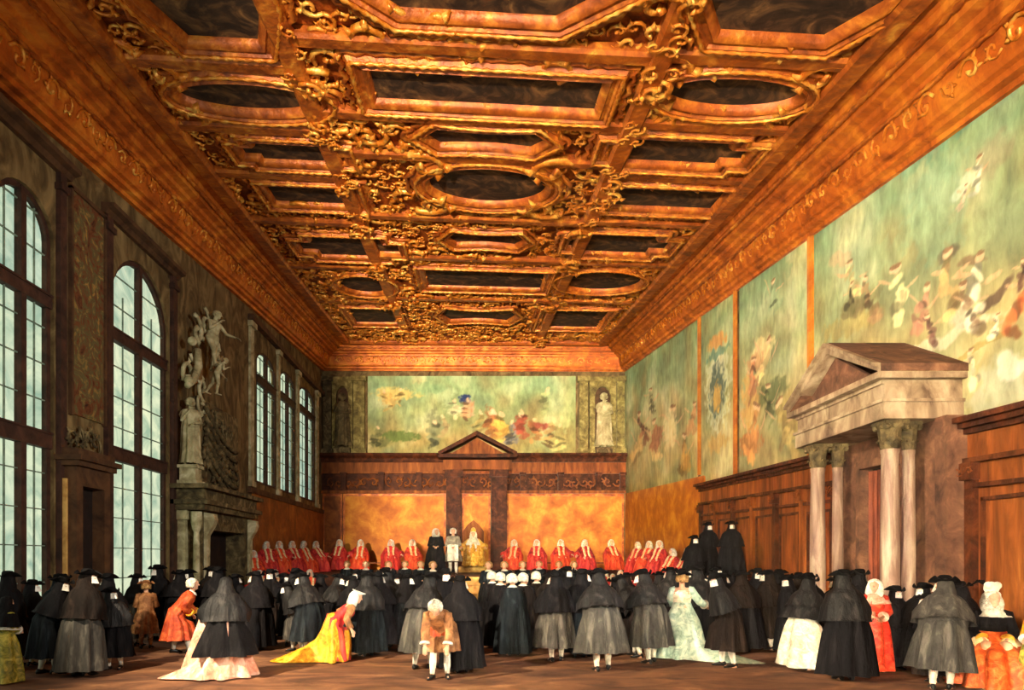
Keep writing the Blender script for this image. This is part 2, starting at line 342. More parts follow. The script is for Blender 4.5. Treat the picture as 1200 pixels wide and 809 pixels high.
def scroll(mb, c, size, ang, flip, T, r=None, n=11, thick=1.0):
    """carved C scroll with curled end and leaf; T maps local (u,v,h) to the world; h points out of the surface"""
    r = r or size*.085*thick; pts = []; rad = []
    for i in range(n):
        t = i/(n-1); a = t*PI*2.1; rr = size*(.55*(1-t)**1.3+.10)
        x = rr*math.cos(a)-size*.1; y = rr*math.sin(a)*(1 if flip else -1)
        ca, sa = math.cos(ang), math.sin(ang)
        pts.append(T(c[0]+x*ca-y*sa, c[1]+x*sa+y*ca, r*.6)); rad.append(r*(1.0-.45*abs(t-.35)) if t < .9 else r*1.3)
    mb.tube(pts, rad, n=5)
    for k in range(2):
        a = ang+(1 if flip else -1)*(2.3+k*.9); L_ = size*(.55-.12*k)
        ca, sa = math.cos(a), math.sin(a); o_ = (c[0]+ca*size*.35, c[1]+sa*size*.35)
        w_ = size*.13
        p0 = T(o_[0]-sa*w_*.4, o_[1]+ca*w_*.4, 0); p1 = T(o_[0]+sa*w_*.4, o_[1]-ca*w_*.4, 0)
        p2 = T(o_[0]+ca*L_*.5-sa*w_, o_[1]+sa*L_*.5+ca*w_, r*1.2); p3 = T(o_[0]+ca*L_*.5+sa*w_, o_[1]+sa*L_*.5-ca*w_, r*.8)
        p4 = T(o_[0]+ca*L_, o_[1]+sa*L_, r*.5); pm = T(o_[0]+ca*L_*.45, o_[1]+sa*L_*.45, r*1.9)
        mb.add([p0,p1,p2,p3,p4,pm], [(0,1,5),(1,3,5),(3,4,5),(4,2,5),(2,0,5),(0,2,4,3,1)])

# carved frieze of the cornice: s along the wall, t up the sloping frieze
def frieze(side, parent):
    mb = MB(); bd = MB()
    rng = random.Random(3)
    a, b_ = (10, 41.5) if side != 'b' else (-9.0+.6, 8.4)
    step = 1.15; s_ = a
    i = 0
    def T(s, t, h):
        p_ = .48+.12*t; hh = .26+.48*t; p_ += h*.95; hh -= h*.2
        if side == 'l': x, y = XL+p_, s
        elif side == 'r': x, y = XR-p_, s
        else: x, y = s, YB-p_
        return Vector((x,y,zref(x,y)+hh))
    def T2(s, t, h): return T(s, t/.5, h)
    while s_ < b_:
        scroll(mb, (s_, .25), .44, rng.uniform(-.3,.3)+(PI if i%2 else 0), i%2 == 0, T2, thick=1.1, n=12)
        scroll(mb, (s_+.55, .27), .32, rng.uniform(0,6), i%2 == 1, T2, n=9)
        i += 1; s_ += step
    rows = {}
    s_ = a
    while s_ < b_:
        for (p_, hh) in ((.66,.76),(1.24,1.15)):
            if side == 'l': x, y = XL+p_, s_
            elif side == 'r': x, y = XR-p_, s_
            else: x, y = s_, YB-p_
            rows.setdefault(hh,[]).append(Vector((x,y,zref(x,y)+hh)))
        s_ += .16
    for pp in rows.values(): bd.tube(pp, [.03 if q%2 else .07 for q in range(len(pp))], n=5)
    mb.build('carved_frieze', M['gild_bright'], parent, smooth=True); bd.build('bead_moulding', M['gild'], parent, smooth=True)
frieze('l', cl_); frieze('b', cb_); frieze('r', cr_)

# ------------------------------------------------------------------ ceiling
def cz(x, y, down=0.0): return Vector((x, y, zref(x,y)+CH-down))
def Cp(px, py, down=0.0):                          # picture position -> point of the ceiling plane
    y = 25.0
    for _ in range(60):
        x = (px-VX)*y/F; z = zref(x,y)+CH-down; ynew = (z-H)*F/(VY-py); y += .5*(ynew-y)
    return ((px-VX)*y/F, y)
vs = []; fs = []
NX, NY = 4, 4
for j in range(NY+1):
    for i in range(NX+1):
        x = XL+(XR-XL)*i/NX; y = -4.0+(43.2+4.0)*j/NY; vs.append(cz(x,y))
for j in range(NY):
    for i in range(NX): a = j*(NX+1)+i; fs.append((a,a+NX+1,a+NX+2,a+1))
n0 = len(vs); vs += [v_+Vector((0,0,.4)) for v_ in vs]; fs += [tuple(n0+i for i in reversed(f)) for f in fs]
ceil = mesh_obj('ceiling', vs, fs, M['gild_dark']); ceil['kind'] = 'structure'

def offset_poly(pts, d):
    n = len(pts); out = []
    area = sum(pts[i][0]*pts[(i+1)%n][1]-pts[(i+1)%n][0]*pts[i][1] for i in range(n))
    sg = 1 if area > 0 else -1
    for i in range(n):
        a, b_, c = Vector(pts[i-1]), Vector(pts[i]), Vector(pts[(i+1)%n])
        e1 = (b_-a).normalized(); e2 = (c-b_).normalized()
        n1 = Vector((e1.y,-e1.x))*sg; n2 = Vector((e2.y,-e2.x))*sg
        k = 1+n1.dot(n2); k = max(k,.4); out.append(b_+(n1+n2)/k*d)
    return out
PROF = [(-.02,.02),(0.0,.10),(.07,.20),(.12,.22),(.16,.17),(.24,.17),(.28,.23),(.38,.22),(.44,.12),(.50,.10),(.54,.0)]
def coffer(pts, label, prof=PROF, k=1.0, shape='painting'):
    """a canvas set into the ceiling with its moulded frame; pts in ceiling coordinates"""
    cx = sum(p_[0] for p_ in pts)/len(pts); cy = sum(p_[1] for p_ in pts)/len(pts)
    t = thing('ceiling_painting', label, 'ceiling painting', (cx,cy,cz(cx,cy).z), 0, 'canvases set in the gilded ceiling')
    O = t.location.copy()
    n = len(pts)
    mesh_obj('canvas', [cz(*p_, .03)-O for p_ in offset_poly(pts,.03)], [tuple(range(n))], M['canvas_dark'], t)
    vs = []; fs = []
    for (d, h) in prof:
        for q in offset_poly(pts, d*k): vs.append(cz(q[0],q[1],h)-O)
    for i in range(len(prof)-1):
        for j in range(n): fs.append((i*n+j, i*n+(j+1)%n, (i+1)*n+(j+1)%n, (i+1)*n+j))
    o = mesh_obj('frame', vs, fs, M['gild'], t); fix_normals(o); shade_auto(o, 40)
    # carved beads round the frame
    mb = MB(); q = offset_poly(pts, .36*k); pp = []
    for i in range(n+1):
        a, b_ = q[i%n], q[(i+1)%n]; L_ = (b_-a).length; m_ = max(1, int(L_/.11))
        if i == n: m_ = 1
        for s in range(m_): p_ = a.lerp(b_, s/m_); pp.append(cz(p_.x,p_.y,.235)-O)
    mb.tube(pp, [.03 if s%2 else .062 for s in range(len(pp))], n=5)
    mb.build('bead_border', M['gild_bright'], t, smooth=True)
    mb = MB(); q = offset_poly(pts, .57*k); pp = []; i0 = 0
    for i in range(n+1):
        a, b_ = q[i%n], q[(i+1)%n]; L_ = (b_-a).length; m_ = max(1, int(L_/.2))
        if i == n: m_ = 1
        nr = Vector((-(b_-a).y,(b_-a).x)).normalized()
        for s in range(m_): i0 += 1; p_ = a.lerp(b_, s/m_)+nr*(.05 if i0%2 else -.05); pp.append(cz(p_.x,p_.y,.12)-O)
    mb.tube(pp, [.05+.03*((s*7)%3)/2 for s in range(len(pp))], n=5)
    mb.build('leaf_border', M['gild'], t, smooth=True)
    return t
def rect_px(a, b_, c, d): return [Cp(*a), Cp(*b_), Cp(*c), Cp(*d)]
def box_xy(x0,x1,y0,y1): return [(x0,y0),(x1,y0),(x1,y1),(x0,y1)]
def span_px(xa, xb, ytop, ybot):
    """axis-aligned ceiling rectangle from the middle row of a picture box"""
    ym = (ytop+ybot)/2; xm = (xa+xb)/2
    y0 = Cp(xm,ytop)[1]; y1 = Cp(xm,ybot)[1]; x0 = Cp(xa,ym)[0]; x1 = Cp(xb,ym)[0]
    return x0,x1,y0,y1
def oval(x0,x1,y0,y1,n=36): 
    return [((x0+x1)/2+(x1-x0)/2*math.cos(2*PI*i/n), (y0+y1)/2+(y1-y0)/2*math.sin(2*PI*i/n)) for i in range(n)]
def cross(x0,x1,y0,y1,fx=.16,fy=.25):
    a = (x1-x0)*fx; b_ = (y1-y0)*fy
    return [(x0+a,y0),(x1-a,y0),(x1-a,y0+b_),(x1,y0+b_),(x1,y1-b_),(x1-a,y1-b_),(x1-a,y1),(x0+a,y1),(x0+a,y1-b_),(x0,y1-b_),(x0,y0+b_),(x0+a,y0+b_)]
def bowed(x0,x1,y0,y1,n=8):
    pts = []; cy=(y0+y1)/2
    for i in range(n+1): t=i/n; pts.append((x0+(x1-x0)*(.12+.76*t), y0+(y1-y0)*.12*math.sin(PI*t)))
    for i in range(n+1): t=i/n; pts.append((x1-(x1-x0)*(.12+.76*t), y1-(y1-y0)*.12*math.sin(PI*t)))
    pts.insert(n+1,(x1,cy)); pts.append((x0,cy)); return pts
def octag(x0,x1,y0,y1,f=.22):
    a=(x1-x0)*f; b_=(y1-y0)*f
    return [(x0+a,y0),(x1-a,y0),(x1,y0+b_),(x1,y1-b_),(x1-a,y1),(x0+a,y1),(x0,y1-b_),(x0,y0+b_)]
COF = []
def addc(kind, xa, xb, yt, yb, label, k=1.0):
    r = span_px(xa,xb,yt,yb); f = {'rect':box_xy,'oval':oval,'cross':cross,'bowed':bowed,'oct':octag}[kind]
    COF.append(r); return coffer(f(*r), label, k=k)
# centre column, near to far
x0,x1,_,y1 = span_px(540,690,8,15); COF.append((-2.9,3.0,7.6,y1)); coffer(octag(-2.9,3.0,7.6,y1,.25), 'dark eight-sided ceiling painting cut by the top edge of the picture, centre column')
addc('rect',438,705,82,120,'wide dark rectangular painting, nearest whole one in the centre column of the ceiling')
addc('bowed',498,642,147,168,'small bow-sided dark painting just in front of the central oval of the ceiling',.8)
addc('oval',503,641,192,234,'dark oval painting at the very centre of the gilded ceiling',1.15)
addc('bowed',524,616,269,284,'small bow-sided dark painting just beyond the central oval of the ceiling',.8)
addc('rect',500,637,314,335,'long dark rectangular painting in the centre column beyond the oval')
addc('bowed',516,606,359,374,'last small dark painting of the centre column, nearest the end wall',.8)
# right column
COF.append((4.1,7.2,8.2,Cp(905,36)[1])); coffer(octag(4.1,7.2,7.6,Cp(905,36)[1],.18), 'big dark ceiling painting with stepped corners at upper right of the picture')
addc('oval',778,940,84,122,'large dark oval painting in the right column of the ceiling')
addc('cross',712,878,158,188,'dark cross-shaped painting in the right column beyond the large oval',.9)
addc('rect',722,845,216,241,'dark rectangular painting in the right column level with the central oval',.8)
addc('cross',667,785,270,294,'dark cross-shaped painting in the right column just beyond the central oval',.8)
addc('oval',656,752,314,338,'small dark oval painting in the far part of the right column',.8)
addc('rect',636,708,360,382,'last dark rectangular painting of the right column by the end wall cornice',.8)
# left column
x0,x1,_,y1 = span_px(192,320,20,42); COF.append((x0,x1,7.8,y1)); coffer(octag(x0,x1,7.6,y1,.18), 'big dark ceiling painting with stepped corners in shade at upper left of the picture')
addc('oval',212,372,92,125,'large dark oval painting in the shaded left column of the ceiling')
addc('cross',285,400,163,186,'dark cross-shaped painting in the shaded left column beyond the large oval',.9)
addc('rect',318,415,214,236,'dark rectangular painting in the left column level with the central oval',.8)
addc('cross',352,466,274,298,'dark cross-shaped painting in the left column just beyond the central oval',.8)
addc('oval',398,458,320,341,'small dark oval painting in the far part of the left column',.8)
addc('rect',412,466,358,377,'last dark rectangular painting of the left column by the end wall cornice',.8)

# ribs of the ceiling: two long ribs and short cross ribs, each carved
def rib(pa, pb, w_, d=.2):
    a, b_ = Vector(pa), Vector(pb); t = (b_-a).normalized(); nrm = Vector((t.y,-t.x)); vs = []; fs = []
    pr = [(-w_/2,0),(-w_/2,d*.7),(-w_/2+.07,d),(w_/2-.07,d),(w_/2,d*.7),(w_/2,0)]
    N_ = 6
    for i in range(N_+1):
        c = a.lerp(b_, i/N_)
        for (o_,h) in pr: q = c+nrm*o_; vs.append(cz(q.x,q.y,h))
    for i in range(N_):
        for k in range(5): fs.append((i*6+k,i*6+k+1,(i+1)*6+k+1,(i+1)*6+k))
    return vs, fs
rb = MB()
for (x) in (-3.9, 3.75):
    rb.add(*rib((x,7.6),(x,41.3),.5,.26))
for x in (-7.75, 7.6): rb.add(*rib((x,7.6),(x,41.3),.5,.3))
rb.add(*rib((-8,41.0),(7.9,41.0),.5,.3))
ys = sorted(set(round(r[2],2) for r in COF))
for grp, (xa,xb) in (((0,1,2,3,4,5,6),(-3.9,3.75)),((7,8,9,10,11,12,13),(3.75,7.6)),((14,15,16,17,18,19,20),(-7.75,-3.9))):
    for a,b_ in zip(grp[:-1], grp[1:]):
        ym = (COF[a][3]+COF[b_][2])/2; rb.add(*rib((xa,ym),(xb,ym),.42,.22))
o = rb.build('ceiling_rib', M['gild'], ceil); fix_normals(o)
# carved scrollwork filling the ground between the frames
def inside(x, y, m=.45):
    for (x0,x1,y0,y1) in COF:
        if x0-m < x < x1+m and y0-m < y < y1+m:
            return True
    return False
rng = random.Random(11)
zones = {}
placed = []
for tries in range(9000):
    x = rng.uniform(-7.9,7.75); y = 9+(rng.random()**1.25)*32
    size = rng.choice([.75,.6,.5,.4,.34,.28])*(1.0 if y < 26 else 1.15)
    if inside(x,y,size*.35): continue
    if any(abs(x-a)+abs(y-b_) < (size+s)*.52 for a,b_,s in placed[-900:]): continue
    placed.append((x,y,size))
    mb = zones.setdefault((-size/y, len(placed)), MB())
    dn = .27 if (abs(x+3.9) < .3 or abs(x-3.75) < .3) else .04
    scroll(mb, (x,y), size, rng.uniform(0,2*PI), rng.random() < .5, lambda u,v_,h,dn=dn: cz(u,v_,dn+h*1.5), thick=1.35, n=12)
order = sorted(zones)
for k_ in order[:100]: zones[k_].build('acanthus_scroll', M['gild_bright'], ceil, smooth=True)
rest = MB()
for k_ in order[100:]: rest.add(zones[k_].v, zones[k_].f)
rest.build('carved_scrollwork', M['gild_bright'], ceil, smooth=True)['kind'] = 'stuff'
# large corner volutes around the ovals
vo = MB()
for idx, sz in ((3,1.15),(8,.9),(15,.9),(12,.7),(19,.7)):
    x0,x1,y0,y1 = COF[idx]
    for sx in (-1,1):
        for sy in (-1,1):
            cx = (x0+x1)/2+sx*((x1-x0)/2*.86+.35); cy = (y0+y1)/2+sy*((y1-y0)/2*.86+.3)
            scroll(vo, (cx,cy), sz, math.atan2(sy,sx), sx*sy > 0, lambda u,v_,h: cz(u,v_,.05+h*1.5), thick=1.3, n=18)
vo.build('corner_volute', M['gild_bright'], ceil, smooth=True)

# ------------------------------------------------------------------ murals (painted colours in a grid)
def srgbmix(a, b_, t): return tuple(a[i]*(1-t)+b_[i]*t for i in range(3))
def mural(name, PT, nu, nv, base, blobs, label, seed=0, thick=.03, normal=(0,-1,0), parent=None):
    """PT(u,v)->world; base(u,v)->sRGB; blobs: (cu,cv,ru,rv,rot,rgb,strength) painted strokes"""
    vs = []; cols = []; nrm = Vector(normal)
    for j in range(nv+1):
        for i in range(nu+1):
            u = i/nu; v_ = j/nv; p_ = PT(u,v_); vs.append(p_+nrm*thick)
            w1 = noise.noise(Vector((u*9+seed, v_*7, 1.3)))*.022; w2 = noise.noise(Vector((u*9, v_*7+seed, 7.7)))*.03
            c = base(u,v_)
            a_ = noise.fractal(Vector((p_.x*.5+p_.y*.35, seed, p_.z*.45)), 1.0, 2.0, 5)
            c = srgbmix(c, (232,226,176), max(0,min(.5,a_*.8))); c = srgbmix(c, (96,100,70), max(0,min(.5,-a_*.8)))
            g = noise.noise(Vector((p_.x*.9+p_.y*.8+seed*3, 2.2, p_.z*.8)));  c = srgbmix(c, (112,148,122) if g > 0 else (170,130,80), min(.35,abs(g)*.5))
            hf = noise.noise(p_*3.3)*.9+noise.noise(p_*8)*.6
            for (cu,cv,ru,rv,rot,rgb,st) in blobs:
                du = u+w1-cu; dv = v_+w2-cv; ca,sa = math.cos(rot),math.sin(rot)
                e = ((du*ca+dv*sa)/ru)**2+((-du*sa+dv*ca)/rv)**2
                if e < 3: e += hf; c = srgbmix(c, rgb, st*max(0,min(1,(1.35-e)*1.3)))
            cols.append((*S(*c),1))
    fs = [(j*(nu+1)+i, j*(nu+1)+i+1, (j+1)*(nu+1)+i+1, (j+1)*(nu+1)+i) for j in range(nv) for i in range(nu)]
    o = mesh_obj(name, vs, fs, M['mural'], parent); ca = o.data.color_attributes.new('Col','FLOAT_COLOR','POINT')
    ca.data.foreach_set('color', [x for c in cols for x in c]); fix_normals(o) 
    if label: tag(o, label, 'mural')
    return o
rm = random.Random(5)
def figs(n, u0,u1,v0,v1, pal, s=1.0, asp=1.0):
    out = []
    for _ in range(n):
        u = rm.uniform(u0,u1); v_ = rm.uniform(v0,v1); c = rm.choice(pal); k = s*rm.uniform(.6,1.3)
        out += [(u,v_,.022*k,.07*k*asp,rm.uniform(-.5,.5),c,.8),(u+rm.uniform(-.005,.005),v_+.09*k*asp,.008*k,.02*k*asp,0,(222,196,156),.85),
                (u+rm.uniform(-.02,.02)*k,v_-.05*k*asp,.03*k,.03*k*asp,rm.uniform(-1,1),tuple(x*.5 for x in c),.6)]
    return out
PAL = [(226,214,160),(196,150,96),(150,96,76),(236,228,190),(120,132,96),(176,120,110),(206,180,90)]
def wtop(y): return 4.62+.027*(y-11)               # top of the side panelling
def botz(y): return wtop(y) if y < 27.9 else 5.56+(y-28.7)*.047
def rPT(ya, yb):
    def f(u, v_):
        y = ya+(yb-ya)*u; z0 = botz(y)-.1; z1 = zr(y)-.02; return Vector((XR-.02, y, z0+(z1-z0)*v_))
    return f
def ruv(px, py, ya, yb):
    y = F*XR/(px-VX); z = H+(VY-py)*y/F; z0 = botz(y)-.1; z1 = zr(y)-.02; return ((y-ya)/(yb-ya), (z-z0)/(z1-z0))
# near mural (px 957..1200)
YA, YBm = 18.95, 10.4
def draped(px, py, h, c, ya=None, yb=None, n=9, wide=.3, seed=0):
    """a loosely brushed draped figure, h picture rows tall"""
    rr = random.Random(seed or int(px*7+py)); out = []; a_ = YA if ya is None else ya; b2 = YBm if yb is None else yb
    lean_ = rr.uniform(-.25,.25)
    for k in range(n):
        t = k/(n-1); w_ = h*wide*(.35+.75*t); kk = rr.choice((.5,.75,1,1.08,1.18)); cc = tuple(min(250,q*kk) for q in c)
        out.append(rb_(px+(1-t)*lean_*h+rr.uniform(-.35,.35)*w_, py-h*.32+h*.78*t, w_*rr.uniform(.25,.55), h*rr.uniform(.07,.17), rr.uniform(-.8,.8), cc, .7, a_, b2))
    out.append(rb_(px+lean_*h, py-h*.46, h*.07, h*.085, 0, (224,190,146), .85, a_, b2)); out.append(rb_(px+lean_*h, py-h*.51, h*.07, h*.04, 0, (110,76,48), .7, a_, b2))
    for sd in (-1,1): out.append(rb_(px+lean_*h*.7+sd*h*.2, py-h*.2, h*.13, h*.03, sd*rr.uniform(.2,.9), (214,170,126), .7, a_, b2))
    return out
def sk(u,v_): return srgbmix((178,164,110),(132,160,118), max(0,min(1,(v_-.25)*1.5)))
def rb_(px,py,rx,ry,rot,c,st,ya=YA,yb=YBm):
    u,v_ = ruv(px,py,ya,yb); u2,_ = ruv(px+rx,py,ya,yb); _,v2 = ruv(px,py-ry,ya,yb); return (u,v_,max(.004,abs(u2-u)),max(.004,abs(v2-v_)),rot,c,st)
bl = [rb_(1140,205,14,10,0,(236,238,206),.6), rb_(1128,225,10,8,.4,(232,236,210),.6), rb_(1100,250,40,60,0,(120,170,140),.3), rb_(1095,150,60,40,0,(92,146,120),.45), rb_(1165,180,20,26,0,(150,120,96),.3), rb_(1060,280,40,20,.2,(150,176,130),.4),
      rb_(1000,380,34,14,0,(168,150,86),.6), rb_(1010,355,24,14,0,(112,106,66),.5), rb_(1100,403,70,7,.1,(226,218,186),.6), rb_(1150,412,60,4,.3,(150,130,62),.6), rb_(1175,455,40,30,0,(176,180,160),.5), rb_(1112,300,12,8,0,(90,76,60),.7), rb_(1160,355,6,34,-.9,(90,70,56),.8),
      rb_(1190,425,16,14,0,(226,224,204),.6), rb_(985,305,14,9,0,(206,160,120),.4), rb_(1140,310,20,6,-.3,(110,84,60),.7)]
for a_ in ((1010,335,60,(226,206,140)),(1028,348,50,(150,120,84)),(996,355,40,(110,106,70)),(1062,345,70,(226,210,150)),(1078,360,60,(172,120,96)),(1096,385,40,(150,104,90)),(1122,335,80,(206,170,110)),(1136,345,90,(244,238,204)),(1148,365,60,(120,96,70)),(1165,385,34,(226,216,190)),(1191,350,80,(210,110,60)),(1143,205,50,(230,230,196)),(1128,230,30,(206,180,150)),(1148,438,44,(236,222,180)),(1198,320,40,(90,60,50))):
    bl += draped(*a_)
mural('wall_mural', rPT(YA,YBm), 260, 190, sk, bl, 'largest mural on the right wall, pale figures under a green sky above the stone portal', 1, normal=(-1,0,0))
ya,yb = 24.3,19.3
mural('wall_mural', rPT(ya,yb), 120, 150, sk, [rb_(895,410,14,16,0,(232,216,150),.7,ya,yb), rb_(888,425,14,12,0,(190,130,90),.6,ya,yb), rb_(905,460,20,14,0,(84,96,60),.7,ya,yb), rb_(880,470,10,30,0,(206,160,90),.7,ya,yb), rb_(880,520,14,16,0,(176,110,60),.8,ya,yb), rb_(930,490,14,30,0,(170,150,90),.6,ya,yb), rb_(900,330,30,20,0,(120,150,110),.5,ya,yb)]+draped(893,420,50,(226,206,140),ya,yb)+draped(880,505,60,(196,140,80),ya,yb)+draped(905,470,40,(96,104,66),ya,yb)+draped(928,500,60,(186,160,100),ya,yb)+draped(884,440,40,(190,130,90),ya,yb)+draped(910,345,36,(140,160,120),ya,yb),
      'narrow green-gold mural between two gilt battens left of the stone portal', 2, normal=(-1,0,0))
ya,yb = 28.5,24.9
mural('wall_mural', rPT(ya,yb), 90, 150, sk, [rb_(842,455,15,50,0,(206,214,180),.75,ya,yb), rb_(842,458,9,30,0,(74,92,84),.85,ya,yb), rb_(842,466,5,16,0,(226,176,80),.8,ya,yb), rb_(842,400,12,9,0,(214,150,80),.8,ya,yb), rb_(842,415,14,6,0,(96,136,116),.8,ya,yb), rb_(842,520,12,10,0,(196,160,90),.7,ya,yb)],
      'narrow mural strip with a painted oval niche medallion on right wall', 3, normal=(-1,0,0))
ya,yb = 42.85,28.8
mural('wall_mural', rPT(ya,yb), 150, 110, sk, draped(745,520,40,(190,160,100),ya,yb)+draped(758,500,34,(150,100,70),ya,yb)+draped(772,515,44,(206,180,120),ya,yb)+draped(788,500,46,(226,206,150),ya,yb)+draped(803,530,44,(196,150,80),ya,yb)+draped(768,470,30,(150,150,110),ya,yb)+draped(812,490,36,(176,130,90),ya,yb)+[rb_(786,500,8,18,0,(226,210,160),.8,ya,yb), rb_(770,515,8,14,0,(150,86,60),.7,ya,yb), rb_(805,540,7,14,0,(196,150,70),.7,ya,yb)],
      'farthest mural on the right wall, next to the end wall corner', 4, normal=(-1,0,0))
for i,(px,lab) in enumerate(((822,'gilt vertical batten on right wall left of the painted niche medallion'),(864.5,'gilt vertical batten on right wall right of the painted niche medallion'),(953.5,'gilt vertical batten rising behind the peak of the stone portal'))):
    y = F*XR/(px-VX); o = MB().box((XR-.12,y-.14,botz(y)),(XR-.06,y+.14,zr(y)+.02)).box((XR-.15,y-.06,botz(y)),(XR-.1,y+.06,zr(y)+.02)).build('gilt_batten', M['leather']); tag(o, lab, 'batten', 'gilt battens on the right wall')
# back wall mural
def bPT(u,v_): return Vector((-6.75+u*13.05, YB-.02, 8.62+v_*4.9))
def sk2(u,v_): return srgbmix((150,140,84),(146,172,122), max(0,min(1,(v_-.2)*1.6)))
def bb(px,py,rx,ry,rot,c,st): return ((((px-VX)*YB/F)+6.75)/13.05, (H+(VY-py)*YB/F-8.62)/4.9, rx*YB/F/13.05, ry*YB/F/4.9, rot, c, st)
bl = [bb(545,468,7,5,0,(30,44,96),.9),bb(540,482,14,8,0,(206,206,160),.7),bb(548,478,7,10,0,(200,150,120),.6),bb(465,463,26,8,.2,(226,196,110),.7),bb(455,470,10,8,0,(196,150,80),.6),bb(470,512,26,6,.05,(84,104,50),.8),bb(445,520,12,5,0,(96,100,60),.7),
      bb(510,500,10,18,0,(120,124,90),.7),bb(576,492,8,14,0,(150,96,60),.7),bb(586,505,12,12,0,(226,180,80),.8),bb(580,484,4,4,0,(226,200,160),.9),bb(610,498,8,12,0,(160,70,54),.8),bb(610,486,3,4,0,(226,190,150),.9),bb(632,500,12,5,-.3,(150,60,50),.8),bb(598,515,10,8,0,(110,116,140),.6),bb(655,518,14,8,0,(196,176,110),.6),bb(665,480,5,26,0,(180,186,130),.6),bb(525,465,10,12,0,(186,206,160),.5),bb(500,455,20,6,0,(120,156,110),.5)]
def drb(px,py,h,c,seed=1):
    rr = random.Random(int(px*3+py)); out = []
    for k in range(7):
        t = k/6; kk = rr.choice((.5,.8,1,1.15)); cc = tuple(min(250,q*kk) for q in c); out.append(bb(px+rr.uniform(-.15,.15)*h, py-h*.3+h*.75*t, h*rr.uniform(.08,.2), h*rr.uniform(.07,.15), rr.uniform(-.8,.8), cc, .7))
    out.append(bb(px, py-h*.45, h*.08, h*.1, 0, (226,192,146), .8)); return out
for a_ in ((520,500,26,(150,130,90)),(508,508,30,(120,124,90)),(562,495,26,(170,150,90)),(575,498,32,(160,100,60)),(588,502,34,(216,170,80)),(600,508,28,(120,120,120)),(612,497,32,(160,76,54)),(628,505,30,(186,120,70)),(644,508,30,(170,130,80)),(658,512,28,(190,176,110)),(452,470,22,(226,190,110)),(470,466,20,(206,170,100)),(640,470,26,(170,176,120)),(535,480,24,(210,200,150)),(548,480,24,(180,130,90)),(440,512,22,(110,110,70))): bl += drb(*a_)
mural('wall_mural', bPT, 220, 90, sk2, bl, 'wide green mural with tiny figures across the end wall above the throne', 5, normal=(0,-1,0))
# niches with statues at both ends of the end wall
def pil(px0,px1,y0p,y1p,lab,m='stone_olive'):
    a = Bp(px0,y1p); b_ = Bp(px1,y0p); o = MB().box((a.x,YB-.35,a.z),(b_.x,YB,b_.z)).box((a.x-.12,YB-.5,b_.z-.3),(b_.x+.12,YB,b_.z)).box((a.x-.12,YB-.5,a.z),(b_.x+.12,YB,a.z+.3)).build('wall_pilaster', M[m]); tag(o, lab, 'pilaster', 'pilasters flanking the end wall mural'); return o
pil(415,428,443,533,'pale pilaster left of the end wall mural'); pil(678,688,443,533,'pale pilaster right of the end wall mural')
pil(722,731,443,533,'pale pilaster in the right corner of the end wall')
pil(380,389,443,533,'shaded pilaster in the left corner of the end wall','stone_dark')  # corner shade put into the colour by using the darker stone
for (pa,pb,lab) in ((390,414,'arched wall niche in shade at left end of the end wall'),(690,721,'arched wall niche at right end of the end wall')):
    a = Bp(pa,533); b_ = Bp(pb,443); w_ = b_.x-a.x
    oo = [(a.x,a.z),(b_.x,a.z),(b_.x,b_.z),(a.x,b_.z)]
    ia = arch(a.x+w_*.2,b_.x-w_*.2,a.z+.25,b_.z-1.3,b_.z-.6)
    o = poly_with_holes('wall_niche', oo, [ia], lambda x,z: Vector((x,YB-.3,z)), M['stone_olive'] , dvec=(0,.3,0)); tag(o, lab, 'niche')
    MB().box((a.x+w_*.15,YB-.03,a.z+.2),(b_.x-w_*.15,YB-.005,b_.z-.5)).build('niche_back', M['trim_brown'], o)

# ------------------------------------------------------------------ end wall panelling
t = thing('end_wall_panelling', 'dark walnut panelling with carved frieze running across the end wall', 'panelling', (0,YB,6.1))
O = Vector(t.location)
def A(mb): 
    mb.v = [v_-O for v_ in mb.v]; return mb
z = lambda py: H+(VY-py)*YB/F
m = MB().prism([(XL,YB,z(533)),(XL,YB-.75,z(533)),(XL,YB-.8,z(536)),(XL,YB-.55,z(539)),(XL,YB-.45,z(543)),(XL,YB,z(543))],(XR-XL,0,0)); A(m).build('cornice', M['wood_dark'], t)
m = MB().box((XL,YB-.3,z(554)),(XR,YB,z(543))).box((XL,YB-.38,z(556)),(XR,YB,z(553.5))); A(m).build('upper_board', M['wood'], t)
m = MB().box((XL,YB-.22,z(576)),(XR,YB,z(556))); A(m).build('frieze_board', M['wood_dark'], t)
m = MB().box((XL,YB-.36,z(579)),(XR,YB,z(575.5))); A(m).build('lower_rail', M['wood'], t)
m = MB(); x = XL+.6
rng = random.Random(4)
while x < XR-.4:
    for k in range(2): scroll(m, (x+k*.5, (z(566))), .5, rng.uniform(0,6.2), k == 0, lambda u,v_,h: Vector((u,YB-.22-h*1.6,v_)), thick=1.2, n=10)
    x += 1.05
A(m).build('carved_frieze', M['wood'], t, smooth=True)
for px in (404,448,492,612,656,700,728):
    a = Bp(px,575); m = MB().box((a.x-.16,YB-.5,z(576)),(a.x+.16,YB,z(556))).box((a.x-.2,YB-.6,z(558)),(a.x+.2,YB,z(555))); A(m).build('bracket', M['wood_dark'], t)
